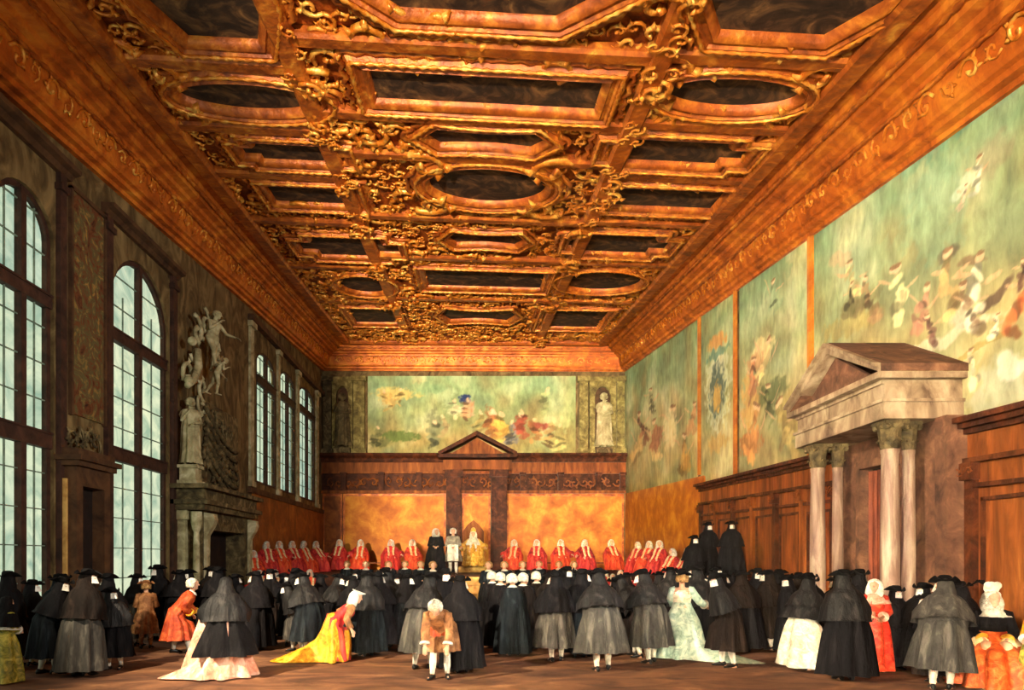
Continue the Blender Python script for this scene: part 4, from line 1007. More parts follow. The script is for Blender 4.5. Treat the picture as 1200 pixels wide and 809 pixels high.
def shoe(p, root, which, m='shoe', buckle=True):
    for sd,h,k,a in p.legs():
        if sd != which: continue
        fw = Vector((sd*.25,1,0)).normalized(); s = MB(); sdv = Vector((fw.y,-fw.x,0))
        vs=[];fs=[]; N_=12
        for (o_,w_,hh) in ((-.075,.016,.06),(-.06,.036,.085),(-.02,.04,.10),(.04,.042,.085),(.10,.045,.06),(.155,.038,.045),(.185,.018,.03)):
            for q in range(N_):
                an = 2*PI*q/N_; vs.append(Vector((a.x,a.y,0))+fw*o_+sdv*w_*math.cos(an)+Vector((0,0,.003+hh*(.5+.5*math.sin(an)))))
        for j in range(6):
            for q in range(N_): fs.append((j*N_+q,j*N_+(q+1)%N_,(j+1)*N_+(q+1)%N_,(j+1)*N_+q))
        fs += [tuple(range(N_)), tuple(6*N_+q for q in range(N_))]
        o = mesh_obj('shoe', vs, fs, M[m], root, smooth=True); fix_normals(o)
        o.data.transform(Matrix.Translation((0,0,max(0,a.z-.08))))
        return o
def lower(p, root, breech='breech', stock='white'):
    for sd in (-1,1):
        leg_tube('breeches_leg', p, .05, 1.06, .112, .068, M[breech], root, sd)
        leg_tube('stocking', p, 1.02, 1.98, .064, .042, M[stock], root, sd)
        shoe(p, root, sd)
def sleeves(p, root, m, w=1.25, to=.93, cuff=None):
    for sd,sh,e,w_ in p.arms():
        pts = [sh+(p.neck-sh)*.25, sh, sh.lerp(e,.5), e, e.lerp(w_,.5), e.lerp(w_,to)]
        mb = MB().tube(pts,[.05*w,.068*w,.058*w,.055*w,.05*w,.05*w], n=14); o = mb.build('sleeve', M[m], root, smooth=True)
        if cuff: MB().tube([e.lerp(w_,to-.12),e.lerp(w_,to+.02)],[.062*w,.07*w],n=14).build('cuff', M[cuff], o, smooth=True)
def coat(p, root, m, name='coat', hem=.48, flare=.5, seed=0, rx=1.0):
    lv = [('t',.52,.07,.075,0,0),('t',.49,.13,.1,0,0),('t',.45,.205,.12,.0,0),('t',.38,.215,.145,.01,0),('t',.2,.185,.145,.015,0),('t',.05,.2,.165,.03,0),('t',-.03,.225,.18,.05,-.01)]
    if not p.seated:
        for q in (p.hip.z-.2, hem+.05, hem):
            k = (p.hip.z-q)/(p.hip.z-hem); lv.append(('z',q,.23+.12*k*flare,.19+.14*k*flare,.08,-.05*k))
    return cloth(name, drape(p, lv, seed), M[m], root)
def wig(p, root, m='wig', long=False, bald=False):
    vs=[];fs=[]; N_=18; rows=9; rg=random.Random(2)
    for j in range(rows):
        up = .125-.205*(j/(rows-1))**1.1 - (.0 if not long else .12*max(0,j-4)/4)
        r = [.03,.075,.1,.115,.122,.126,.126,.122,.108][j]*(1.0 if not long or j < 5 else 1.12+.05*(j-5))
        for k in range(N_):
            a = 2*PI*k/N_; fr = max(0,math.sin(a)); bump = 1+.06*math.sin(5*a+j)+.04*math.sin(9*a-j*2)
            R = r*bump; cut = 1-.62*(fr**1.5)*min(1,max(0,(j-2.2)/2.0))
            vs.append(p.Hd(up, R*math.cos(a), R*math.sin(a)*cut-.018))
    for j in range(rows-1):
        for k in range(N_): fs.append((j*N_+k, j*N_+(k+1)%N_, (j+1)*N_+(k+1)%N_, (j+1)*N_+k))
    fs.append(tuple(range(N_))); fs.append(tuple((rows-1)*N_+k for k in range(N_)))
    o = mesh_obj('wig' if 'hair' not in m else 'hair', vs, fs, M[m], root, smooth=True)
    return o
def gown(p, root, m, R=.42, kexp=.8, hem=.03, train=None, seed=0, name='gown', panel=None, top=.2, ry=None, k0=7, amp=1.0):
    ry = ry or R*.85; z0 = p.hip.z
    lv = [('t',top,.172,.13,0,0),('t',top*.5,.20,.16,.02,0),('t',0,.24,.21,.04,0)]
    for f_ in (.15,.3,.45,.6,.74,.85,.93,1.0):
        q = z0-(z0-hem)*f_; k = f_**kexp; lv.append(('z',q,.25+(R-.25)*k,.22+(ry-.22)*k,.04+.03*f_,0))
    return cloth(name, drape(p, lv, seed, amp, train=train, k0=k0), M[m], root, n=64)
def bodice(p, root, m, name='bodice', neck=.44):
    lv = [('t',neck,.17,.115,0,.005),('t',neck-.04,.205,.14,0,.01),('t',.34,.20,.152,0,.012),('t',.22,.172,.13,0,0),('t',.16,.175,.135,0,0),('t',.08,.20,.17,.02,0)]
    return cloth(name, drape(p, lv, 1), M[m], root, n=28)

# ---- people of each kind (front is +Y of the figure; turned when placed)
def cloaked(name, label, pose, key, cm='black', hm='silk', seed=0, legs=True, hem=.30, cape=.10, elbow=None, withmask=True, hat=True, stock='white', extra=None):
    t = thing(name, label, 'person'); p = pose
    o = link(bpy.data.objects.new('body', body_for(p, key))); o.parent = t
    cloak(p, t, M[cm], hem=hem, seed=seed, elbow=elbow)
    hood(p, t, M[hm], ln=cape, seed=seed+5, elbow=elbow)
    if hat: tricorn(p, t)
    if withmask: mask(p, t)
    if legs: lower(p, t, stock=stock)
    if extra: extra(p, t)
    return t
def stand_in_robe(name, label, pose, key, robe='black', hair='wig', hem=.06, seed=0, collar=True, long=False):
    t = thing(name, label, 'person'); p = pose
    o = link(bpy.data.objects.new('body', body_for(p, key))); o.parent = t
    cloak(p, t, M[robe], hem=hem, seed=seed, name='robe', flare=.7); sleeves(p, t, robe, 1.5, .9)
    wig(p, t, hair, long=long)
    if collar: cloth('collar', drape(p,[('t',.55,.066,.07,0,0),('t',.53,.085,.09,0,0),('t',.495,.13,.115,.02,.01)],1), M['white'], t, n=20)
    for sd in (-1,1): shoe(p, t, sd)
    return t
def senator(name, label, pose, key, robe='red', seed=0, hair='wig', stole='stole'):
    t = thing(name, label, 'person'); p = pose
    o = link(bpy.data.objects.new('body', body_for(p, key))); o.parent = t
    lv = [('t',.53,.07,.075,0,0),('t',.49,.14,.11,.01,0),('t',.44,.235,.15,.02,0),('t',.32,.29,.21,.04,.02),('t',.2,.34,.27,.05,.06),('t',.1,.38,.34,.06,.12)]
    for (q,rx,ry,sh) in ((.42,.37,.40,.2),(.34,.38,.40,.24),(.24,.39,.38,.28),(.12,.40,.38,.30),(.03,.42,.40,.32)): lv.append(('z',q,rx,ry,.06,sh))
    cloth('robe', drape(p, lv, seed, k0=8), M[robe], t)
    for sd,sh,e,w_ in p.arms():                      # wide hanging sleeves
        mb = MB().tube([sh,sh.lerp(e,.5),e,e.lerp(w_,.5),e.lerp(w_,.95)],[.08,.1,.12,.135,.15],n=14); mb.build('sleeve', M['crimson' if robe == 'red' else robe], t, smooth=True)
    mb = MB()                                        # stole over the shoulders
    for sd in (-1,1):
        pts = [p.P(.50,sd*.05,-.07),p.P(.505,sd*.10,-.02),p.P(.48,sd*.115,.08),p.P(.38,sd*.10,.20),p.P(.24,sd*.09,.29),p.P(.12,sd*.10,.42)]
        mb.tube(pts,[.035,.045,.045,.045,.045,.04],n=8)
    mb.build('stole', M[stole], t, smooth=True)
    wig(p, t, hair, long=True)
    for sd in (-1,1): shoe(p, t, sd)
    return t
def copy_tree(o, parent=None):
    c = o.copy(); COL.objects.link(c); c.parent = parent
    for ch in o.children: copy_tree(ch, c)
    return c
PROTO = {}; TAKEN = []
def proto(key, make):
    if key not in PROTO: PROTO[key] = [make(), False]
    e = PROTO[key]
    if not e[1]: e[1] = True; return e[0]
    return copy_tree(e[0])
def recolor(root, part, m):
    for c in root.children:
        if c.name.split('.')[0] == part:
            c.material_slots[0].link = 'OBJECT'; c.material_slots[0].material = M[m]
def put(o, px, feet, yaw, scale=1.0, z=0.0, label=None, group=None, name=None):
    """feet: picture row of the feet if they stood on the floor; yaw 0 = faces away from the viewer, 180 = faces the viewer"""
    s = (feet-VY)/H; r_ = .33*scale if o.get('category') == 'person' and not o.name.startswith('lady') else .48
    if (px-VX)/s > 7.65 and F/s > 12.7: s = (px-VX)/7.65
    if (px-VX)/s > 8.45: s = (px-VX)/8.45
    if (VX-px)/s > 8.6: s = (VX-px)/8.6
    for _ in range(40):
        x, y = (px-VX)/s, F/s
        if all((x-a)**2+(y-b)**2 > ((r_+r2)*1.0)**2 for a,b,r2 in TAKEN) or abs(x) > 8.7 or y > 27.5: break
        s2 = s*.99
        if (px > 900 and (px-VX)/s2 > (7.65 if F/s2 > 12.7 else 8.45)) or (VX-px)/s2 > 8.6: break
        s = s2
    TAKEN.append((x,y,r_)); o.location = (x, y, z); o.rotation_euler = (0,0,math.radians(yaw)); o.scale = (scale,)*3
    if label: o['label'] = label
    if group: o['group'] = group
    return o

UP = dict(lean=4)
def mk_cloaked(kind, yawh, seed):
    el = ([(0.1,.24)], [(PI-.1,.24)], [(.1,.18),(PI-.1,.18)], [(PI+.5,.12)])[seed%4]
    if kind == 'straight': return cloaked('cloaked_person','x',Pose(lean=5,yaw=yawh,stance=.10,step=.06,hands='tuck'),('s',yawh),seed=seed,elbow=el,hem=(.20,.28,.16,.12)[seed%4],cape=(.12,.02,.16,.06)[seed%4])
    if kind == 'long': return cloaked('cloaked_person','x',Pose(lean=7,yaw=yawh,stance=.10,step=.02,hands='tuck'),('l',yawh),seed=seed,hem=.10,cape=.0,elbow=el)
    if kind == 'lean': return cloaked('cloaked_person','x',Pose(lean=20,yaw=yawh,stance=.11,step=.09,hands='tuck',hx=-.03),('n',yawh),seed=seed,elbow=[(.1,.24),(PI-.1,.24)],hem=.32)
    if kind == 'bend': return cloaked('cloaked_person','x',Pose(lean=42,pitch=-5,yaw=yawh,stance=.11,step=.10,hands='tuck',hx=-.10),('b',yawh),seed=seed,elbow=[(.2,.2)],hem=.38,cape=.06)
# ---- individual foreground figures
def root(name,label,p,key):
    t = thing(name,label,'person'); b = link(bpy.data.objects.new('body', body_for(p,key))); b.parent = t; return t
# bowing man with white wig, centre front
p = Pose(lean=62,pitch=12,hz=.90,hx=-.22,stance=.12,step=.06,hands='hang'); t = root('bowing_man','man in tan coat and white wig bowing deeply towards the viewer, white stockings',p,('bow',0))
coat(p,t,'browncoat',hem=.46,flare=.35); sleeves(p,t,'browncoat',1.3,.85,'white'); lower(p,t,'redcoat','white'); wig(p,t,'wig'); put(t,515,796,172,1.0)
# man in russet coat leaning on the left
p = Pose(lean=34,pitch=-18,hz=.86,hx=-.10,stance=.13,step=.16,hands=('out','front')); t = root('leaning_man','man in russet coat and white wig leaning to the right behind the lady in pink',p,('lean',0))
coat(p,t,'redcoat',hem=.30,flare=1.0); sleeves(p,t,'redcoat',1.4,.85,'yellow'); lower(p,t,'redcoat','white'); wig(p,t,'wig')
cloth('neckcloth', drape(p,[('t',.54,.066,.07,0,0),('t',.5,.10,.1,.02,.02)],2), M['white'], t, n=20); put(t,214,766,-70,1.03)
# shorter figure in brown coat left
p = Pose(lean=6,hands='front'); t = root('coated_man','short man in brown coat and tan hat between cloaked figures at left',p,('br',0))
coat(p,t,'browncoat',hem=.40); sleeves(p,t,'browncoat',1.3,.9); lower(p,t,'browncoat','browncoat'); wig(p,t,'hair'); tricorn(p,t,'browncoat'); put(t,171,760,20,.88)
# lady in pink with the large black mantle
p = Pose(lean=8,hands='front',hz=.93); t = root('lady','lady in pink silk dress with long train under a huge black mantle',p,('lp',0))
gown(p,t,'pink',R=.50,kexp=1.6,train=(PI-.05,.62,.55,.38),seed=2); cloak(p,t,M['black'],hem=.40,seed=3,flare=2.6,name='mantle',elbow=[(.1,.25),(PI,.3)]); hood(p,t,M['silk'],ln=.02,seed=6,elbow=[(.1,.25),(PI,.3)]); mask(p,t)
g = MB(); vs=[];fs=[]
for j in range(12):
    z_ = 1.05-.09*j
    for i in range(5): vs.append((-.42-.10*(j/11)*1.2+.05*i*(1+.6*j/11)-.02*j, .02-.02*i+.02*math.sin(j*1.3+i), z_+.02*math.sin(i*2)))
for j in range(11):
    for i in range(4): fs.append((j*5+i,j*5+i+1,(j+1)*5+i+1,(j+1)*5+i))
g.add(vs,fs).build('pink_front_panel', M['pink'], t, smooth=True); put(t,264,794,12,1.0)
# lady with yellow train curtsying
p = Pose(lean=48,pitch=-12,hz=.80,hx=-.08,hands=('hip','out')); t = root('lady','lady with white bonnet bending low, bright yellow train spread out to the left',p,('ly',0))
bodice(p,t,'crimson'); sleeves(p,t,'browncoat',1.3,.9); gown(p,t,'crimson',R=.27,seed=5,name='skirt',top=.15)
cloth('train', drape(p,[('t',.12,.16,.14,.02,-.02),('t',0,.22,.2,.04,-.03),('z',.62,.27,.27,.06,-.03),('z',.45,.3,.3,.07,-.05),('z',.3,.32,.3,.08,-.06),('z',.16,.34,.3,.08,-.08),('z',.07,.36,.3,.1,-.1),('z',.02,.36,.3,.1,-.1)],3,train=(-PI/2-.15,1.15,.42,.60),k0=7), M['yellow'], t, n=72)
wig(p,t,'white',long=True)
g = MB(); g.prism([p.Hd(.06,-.15,.05),p.Hd(.1,0,.16),p.Hd(.06,.15,.05),p.Hd(.12,.1,-.12),p.Hd(.12,-.1,-.12)],p.hu*.012); g.build('bonnet', M['white'], t); put(t,397,775,-78,.98)
# lady in pale green dress, her train swept right behind the black cape
p = Pose(lean=5,hands=('front','out'),yaw=20); t = root('lady','lady in pale green silk dress with long train, half hidden by a black-cloaked figure',p,('lc',0))
bodice(p,t,'cream'); sleeves(p,t,'cyan',1.4,.8,'cream'); gown(p,t,'cyan',R=.50,train=(-.25,1.15,.45,.35),seed=4,top=.2); wig(p,t,'hair'); tricorn(p,t,'hat')
put(t,799,772,-20,1.02)
# lady in white hoop skirt with black bautta
p = Pose(lean=14,hands=('out','front'),yaw=0); t = root('lady','lady in cream brocade hoop skirt, short black cape and black tricorn, facing right',p,('lw',0))
gown(p,t,'cream',R=.50,ry=.36,hem=.07,seed=7,top=.1,k0=6); cloth('short_cape', drape(p, list(SH)+[('t',.2,.30,.22,.04,0),('t',.06,.36,.27,.05,0),('t',-.03,.40,.30,.06,0)],3,elbow=[(PI,.2)]), M['silk'], t)
hood(p,t,M['silk'],ln=.2,seed=4); tricorn(p,t); mask(p,t)
for sd in (-1,1): shoe(p,t,sd,'shoe')
put(t,942,785,-60,1.0)
# lady in red
p = Pose(lean=6,hands='front',yaw=-30); t = root('lady','slender lady in bright red gown with pale veil beside a black-cloaked figure',p,('lr',0))
gown(p,t,'redsilk',R=.30,seed=5,top=.2,train=(0,.18,.6,.5)); bodice(p,t,'redsilk'); sleeves(p,t,'redsilk',1.4,.85,'pink'); wig(p,t,'white',long=True)
cloth('fichu', drape(p,[('t',.54,.07,.075,0,0),('t',.49,.15,.12,.02,0),('t',.42,.23,.16,.04,0),('t',.36,.25,.18,.06,.01)],2), M['pink'], t, n=28); put(t,1023,787,170,.97)
# lady in orange, seated
p = Pose(lean=3,pitch=-4,hz=.62,seated=True,hands='lap',yaw=25); t = root('lady','seated lady in orange silk skirt, black bodice and high white headdress at right edge',p,('lo',0))
lv = [('t',.2,.172,.13,0,0),('t',.08,.23,.2,.03,.03),('z',.62,.34,.34,.05,.1),('z',.55,.42,.42,.05,.16),('z',.42,.47,.46,.06,.2),('z',.28,.50,.48,.07,.22),('z',.15,.53,.5,.07,.24),('z',.04,.56,.52,.08,.25)]
cloth('skirt', drape(p,lv,6,k0=8), M['orange'], t, n=64); bodice(p,t,'black'); sleeves(p,t,'black',1.35,.75,'yellow')
for sd,sh,e,w_ in p.arms():
    cloth('lace_cuff', [(e.lerp(w_,.55), X_, Y_, lambda th: (.07,.07,0)),(e.lerp(w_,.6)+Vector((0,0,-.06)), X_, Y_, lambda th: (.12+.02*math.sin(7*th),.12+.02*math.sin(7*th),0)),(e.lerp(w_,.62)+Vector((0,0,-.14)), X_, Y_, lambda th: (.14+.03*math.sin(7*th),.14+.03*math.sin(7*th),0))], M['stole'], t, n=28)
cloth('fichu', drape(p,[('t',.54,.066,.07,0,0),('t',.49,.14,.12,.02,0),('t',.44,.20,.14,.04,.01),('t',.42,.21,.15,.06,.02)],2), M['white'], t, n=28)
wig(p,t,'wig',long=True)
g = MB(); g.ball(p.Hd(.15,0,-.03),.10,n=10,m=7); g.ball(p.Hd(.19,-.05,.02),.06,n=8,m=5); g.ball(p.Hd(.19,.06,.0),.06,n=8,m=5)
g.build('headdress', M['white'], t, smooth=True)
g = MB()
for k in range(4): g.tube([p.Hd(.18,.05,-.03),p.Hd(.26,.10+.03*k,-.05),p.Hd(.24-.02*k,.2+.03*k,-.05)],[.015,.02,.008],n=6)
g.build('dark_feather', M['hat'], t, smooth=True); 
put(t,1163,803,150,1.08); t.location.z = 0
st = thing('stool','small wooden stool hidden under the orange silk skirt','stool',tuple(t.location),math.radians(150)); MB().lathe((0,-.05,0),[(.2,.42),(.22,.44),(.22,.49),(.18,.5)],n=20).build('seat', M['wood_dark'], st)
for k in range(3): a=2*PI*k/3; MB().tube([(.14*math.cos(a),-.05+.14*math.sin(a),.43),(.18*math.cos(a),-.05+.18*math.sin(a),.0)],[.025,.02],n=8).build('leg', M['wood_dark'], st)
# lady cut by right edge
p = Pose(lean=3,hands='front'); t = root('lady','lady in yellow and pale green brocade cut off by the right edge of the picture',p,('le',0))
gown(p,t,'goldgreen',R=.36,seed=9); bodice(p,t,'yellow'); sleeves(p,t,'yellow',1.4,.85,'white'); wig(p,t,'wig'); put(t,1218,813,100,.8)
# lady at left edge
p = Pose(lean=5,hands='front'); t = root('lady','lady in gold-green brocade with white shawl at the left edge of the picture',p,('ll',0))
gown(p,t,'goldgreen',R=.40,seed=9); bodice(p,t,'goldgreen'); sleeves(p,t,'goldgreen',1.4,.85,'white'); hood(p,t,M['black'],ln=.2,seed=8); put(t,4,800,-30,.82)
cloth('shawl', drape(p,[('t',.24,.25,.19,.04,0),('t',.17,.31,.24,.06,0),('t',.14,.32,.25,.07,0)],2), M['white'], t, n=28)

CROWD = 'cloaked people of the crowd on the hall floor'
crowd = []                                          # (px, feet, kind, headturn, yaw, seed, cloak, cape, scale, note)
def C(px, feet, kind='straight', turn=0, yaw=0, cm='black', hm='silk', sc=1.0, note=None, name=None):
    crowd.append([px,feet,kind,turn,yaw,cm,hm,sc,note])
# left group
C(6,768,'straight',60,10,'black','black'); C(31,752,'straight',-60,-20,'black','black'); C(58,790,'lean',-60,-50,'blueblack','black',1.0)
C(78,757,'straight',60,150,'brownblack','black'); C(97,792,'long',-60,0,'grey','brownblack',1.02); C(70,775,'long',0,30,'blueblack','blueblack')
C(122,772,'straight',60,20,'black','black',1.06); C(134,789,'straight',60,170,'black','silk',.90)
C(158,757,'straight',-60,-40,'grey','black'); C(187,750,'straight',0,160,'black','black',1.08); C(209,752,'straight',60,10,'black','black',1.05); C(222,746,'straight',0,170,'black','black')
C(247,744,'straight',0,190,'black','brownblack'); C(253,752,'straight',60,0,'black','black'); C(276,752,'straight',-60,20,'black','black'); 
C(301,762,'long',60,30,'black','black',1.04); C(318,750,'straight',0,180,'brownblack','black'); C(333,747,'straight',60,160,'black','black'); C(343,757,'straight',-60,-20,'black','black')
C(362,768,'lean',60,60,'blueblack','silk'); C(347,764,'lean',0,120,'grey','silk',.94); C(376,752,'straight',0,0,'brownblack','black'); C(388,757,'lean',-60,-80,'black','silk')
C(412,762,'straight',60,0,'grey','black'); C(430,770,'long',0,20,'grey','silk',1.04); C(442,765,'straight',-60,0,'black','black'); C(420,747,'straight',0,180,'black','black')
C(455,759,'straight',60,70,'blueblack','silk'); C(468,752,'straight',0,180,'black','brownblack'); C(476,764,'straight',-60,-30,'blueblack','black'); C(487,750,'straight',60,0,'black','black')
C(496,784,'lean',60,-35,'grey','silk',1.03); C(523,770,'straight',0,185,'black','black'); C(541,788,'long',-60,20,'black','black',1.04); C(512,757,'straight',-60,0,'black','black')
# centre right
C(652,775,'straight',60,15,'grey','black',1.0); C(643,757,'long',0,0,'black','brownblack'); C(680,770,'long',-60,-20,'grey','black'); C(664,748,'straight',0,180,'black','black'); C(694,757,'straight',60,0,'black','black')
C(706,786,'lean',0,5,'grey','silk',1.04); C(722,770,'long',60,-10,'black','black'); C(735,750,'straight',0,0,'black','brownblack')
C(745,775,'bend',-60,75,'brownblack','silk',1.04); C(762,777,'lean',60,40,'grey','silk',1.02); C(773,752,'straight',0,0,'black','silk',1.03); C(785,754,'straight',60,0,'brownblack','silk',1.03); C(798,748,'straight',-60,180,'black','black')
C(819,780,'long',60,-5,'black','silk',1.08); C(834,752,'straight',60,10,'black','black'); C(846,757,'straight',-60,-30,'brownblack','black'); C(851,782,'lean',60,60,'brownblack','silk',1.0); C(872,764,'long',0,-15,'black','brownblack',1.02)
C(838,741,'straight',0,180,'black','black'); C(856,742,'straight',60,180,'black','black'); C(870,747,'straight',-60,0,'brownblack','black'); C(887,752,'straight',0,185,'black','black')
C(917,757,'straight',-60,30,'brownblack','black'); C(905,764,'straight',60,0,'brownblack','brownblack'); C(935,757,'straight',0,0,'black','brownblack'); C(928,769,'long',60,60,'black','black',.96)
C(990,797,'long',-60,-10,'black','silk',1.04); C(981,773,'straight',60,0,'black','black'); C(996,771,'straight',0,180,'black','brownblack'); C(1010,775,'straight',-60,0,'black','black');
C(1049,786,'long',0,180,'black','black',.93); C(1078,795,'straight',-60,170,'black','black',.9); C(1094,799,'straight',60,20,'brownblack','black',.88)
C(1103,808,'lean',60,-30,'grey','grey',1.04); C(1130,800,'long',0,20,'blueblack','black',.9)
C(952,773,'straight',-60,0,'black','black',1.03)
# three on the steps by the right panelling
STEP = [(917,0,.0,'left'),(935,0,0,'right')]

for c in crowd:
    if c[5] == 'grey' and c[0] not in (97,347,362,158,496,652,706,762,1103): c[5] = 'blueblack'
ZONES = [(-50,60,'the leftmost window'),(60,130,'the dark doorcase'),(130,202,'the second window'),(202,292,'the great fireplace'),(292,380,'the left councillors'),
         (380,470,"the dais left half"),(470,560,'the throne steps'),(560,700,"the dais right half"),(700,800,'the right councillors'),(800,900,'the far panelling'),
         (900,960,'the wooden steps'),(960,1068,'the stone portal'),(1068,1260,'the near panelling')]
ORD = ['first','second','third','fourth','fifth','sixth','seventh','eighth','ninth','tenth','eleventh','twelfth']
CN = {'black':'black','brownblack':'brown-black','blueblack':'slate-black','grey':'grey','silk':'black'}
KN = {'straight':'upright','long':'long-cloaked','lean':'stooping','bend':'bowing'}
def face(yaw):
    y = yaw % 360
    return 'back turned' if (y < 55 or y > 305) else ('facing us' if 125 < y < 235 else ('facing left' if y < 180 else 'facing right'))
for (a,b_,zn) in ZONES:
    inz = sorted([c for c in crowd if a <= c[0] < b_], key=lambda c: c[0])
    for i,c in enumerate(inz):
        c.append('%s figure in %s cloak, %s, %s from left before %s' % (KN[c[2]], CN[c[5]], face(c[4]), ORD[i], zn))
DEFER = []
crowd.sort(key=lambda c: -c[1])
for i,c in enumerate(crowd):
    px,feet,kind,turn,yaw,cm,hm,sc_,note,lab = c
    seed = (i*5+i//3)%4
    o = proto(('c',kind,turn,seed), lambda: mk_cloaked(kind,turn,seed))
    rv = random.Random(i*13+px); put(o, px, feet, yaw+rv.uniform(-22,22), sc_*rv.uniform(.93,1.05), 0, lab, CROWD)
    o.rotation_euler[0] = math.radians(rv.uniform(-1.5,1.5)); o.rotation_euler[1] = math.radians(rv.uniform(-1.5,1.5))
    recolor(o,'cloak',cm); recolor(o,'hooded_cape',hm)
# two cloaked men high on the steps, one lower
for (px,yw,x,y,z_,lab) in ((917,10,7.45,21.9,1.45,'cloaked man in tricorn standing high on the wooden steps, left of the two'),(935,-10,7.95,21.2,1.45,'cloaked man in tricorn standing high on the wooden steps, right of the two'),(909,0,6.7,20.9,1.0,'cloaked figure with white mask one step lower than the two men on the wooden steps')):
    o = proto(('c','straight',0,3), lambda: mk_cloaked('straight',0,3)); o.location = (x,y,z_); o.rotation_euler = (0,0,math.radians(yw+180)); o.scale=(1,1,1); o['label'] = lab; o['group'] = CROWD
    recolor(o,'cloak','black'); recolor(o,'hooded_cape','black')

# officials: white wigs, black robes, seen from behind before the dais
def mk_official(turn): return stand_in_robe('robed_official','x',Pose(lean=3,yaw=turn,hands='front'),('o',turn),robe='black',hair='wig',seed=3)
for i,(px,feet,yw,rb2) in enumerate(((577,752,0,'black'),(586,759,-10,'black'),(601,768,10,'blueblack'),(613,762,0,'brownblack'),(629,767,5,'brownblack'))):
    o = proto(('o',(-40,0)[i%2]), lambda: mk_official((-40,0)[i%2])); put(o,px,feet,yw,1,0,'white-wigged official in dark robe, back turned, %s from left beside the throne steps' % ORD[i],'white-wigged officials'); recolor(o,'robe',rb2)
# secretaries facing the viewer before the dais
def mk_secretary(): return stand_in_robe('secretary','x',Pose(lean=2,hands='front'),('q',0),robe='blueblack',hair='hair',seed=4)
secs = (407,429,455,475,493,507,573,591,612,632,655,672)
for i,px in enumerate(secs):
    o = proto(('q',), mk_secretary); s_ = 'left' if px < 557 else 'right'; k = [q for q in secs if (q < 557) == (px < 557)].index(px)
    put(o,px,724 if abs(px-VX) < 52 else 713+(i%3)*3,180+(i%3-1)*20,1.13,0,'brown-haired secretary facing the viewer, %s from left, %s of the throne' % (ORD[k],s_),'secretaries before the dais')

# seated councillors
def mk_senator(v):
    if v == 0: return senator('councillor','x',Pose(lean=2,hz=.52,seated=True,hands='lap'),('sen',0),'red',1)
    if v == 1: return senator('councillor','x',Pose(lean=6,hz=.52,seated=True,hands=('lap','out'),yaw=30),('sen',1),'crimson',2)
    return senator('councillor','x',Pose(lean=0,hz=.52,seated=True,hands=('out','lap'),yaw=-30),('sen',2),'red',3)
G_S = 'scarlet-robed councillors'
def seat(v, x, y, z_, yaw, sc_, lab, robe=None):
    o = proto(('sen',v), lambda: mk_senator(v)); o.location = (x,y,z_); o.rotation_euler = (0,0,math.radians(yaw)); o.scale = (sc_,)*3; o['label'] = lab; o['group'] = G_S
    if robe: recolor(o,'robe',robe)
    return o
Ls = (398,423,458,483)
for i,px in enumerate(Ls): y = 38.2; seat((0,1,2)[i%3],(px-VX)*y/F,y,1.40,180+(i-1)*8,1.3,'scarlet councillor with pale stole on the bench left of the throne, %s from left' % ORD[i], ('crimson','red')[i%2])
Rs = (603,629,657,685,716)
for i,px in enumerate(Rs): y = 38.2; seat((1,0,2)[i%3],(px-VX)*y/F,y,1.40,180+(i-2)*8,1.3,'scarlet councillor with pale stole on the bench right of the throne, %s from left' % ORD[i], ('red','crimson')[i%2])
lx = [297,312,327,342,355,370]
for i,px in enumerate(lx):
    x = -9.0+i*.18; y = F*x/(px-VX)+.2; x = (px-VX)*y/F; seat((0,1,2)[i%3],x,y,1.0 if y < 28.6 else 1.36,-150+i*6,1.05+.03*i,'scarlet councillor in back row by the left wall, %s from left' % ORD[i], ('crimson','red')[(i+1)%2])
for i,px in enumerate((304,322,345,363)):
    y = 24.6+i*.4; x = (px-VX)*y/F; seat((1,2,0)[i%3],x,y,.35,-160,.98,'scarlet councillor in lower front row by the left wall, %s from left' % ORD[i], 'red')
rx_ = [747,761,774,788,806]
for i,px in enumerate(rx_):
    x = 7.6+i*.2; y = F*x/(px-VX); z_ = 1.36 if y > 28.9 else 1.0
    seat((2,0,1)[i%3],x,y,z_,140-i*5,1.12,'scarlet councillor in back row by the right wall, %s from left' % ORD[i], ('crimson','red')[i%2])
for i,px in enumerate((756,775,794,812)):
    y = 24.4+.3*(i%2); seat((2,1,0)[i%3],(px-VX)*y/F,y,.35,160,.9,'scarlet councillor in lower front row by the right wall, %s from left' % ORD[i], 'red')
for i,(px,dz) in enumerate(((699,0),(709,.04),(718,0),(727,.05),(736,-.1))):
    y = 26.9+.9*(i%2); seat((1,2,0)[i%3],(px-VX)*y/F,y,.42,180,.78+.1*(i%2),'small pale-stoled councillor huddled in front of the right-hand bench, %s from left' % ORD[i], 'crimson')

# doge on the throne
t = thing('throne','gilded high-backed throne with steps under the pediment','throne',(-.1,34.9,1.35))
m = MB().box((-.75,-.6,0),(.75,.6,.3),.03); m.build('plinth', M['step'], t)
m = MB().box((-.5,-.35,.3),(.5,.4,.85),.03); m.build('seat', M['goldrobe'], t)
m = MB().prism([(-.55,.4,.3),(.55,.4,.3),(.55,.4,2.1),(.3,.4,2.45),(0,.4,2.7),(-.3,.4,2.45),(-.55,.4,2.1)],(0,.12,0)); m.build('backrest', M['wood'], t); 
for sd in (-1,1): MB().box((sd*.5,-.35,.85),(sd*.62,.4,1.15),.02).ball((sd*.56,-.35,1.2),.08).build('armrest', M['gild_bright'], t)
p = Pose(lean=0,hz=.56,seated=True,hands='out')
d = senator('doge','enthroned ruler in gold brocade robe and white cape under the pediment',p,('doge',0),'goldrobe',6,stole='white'); d['category'] = 'person'
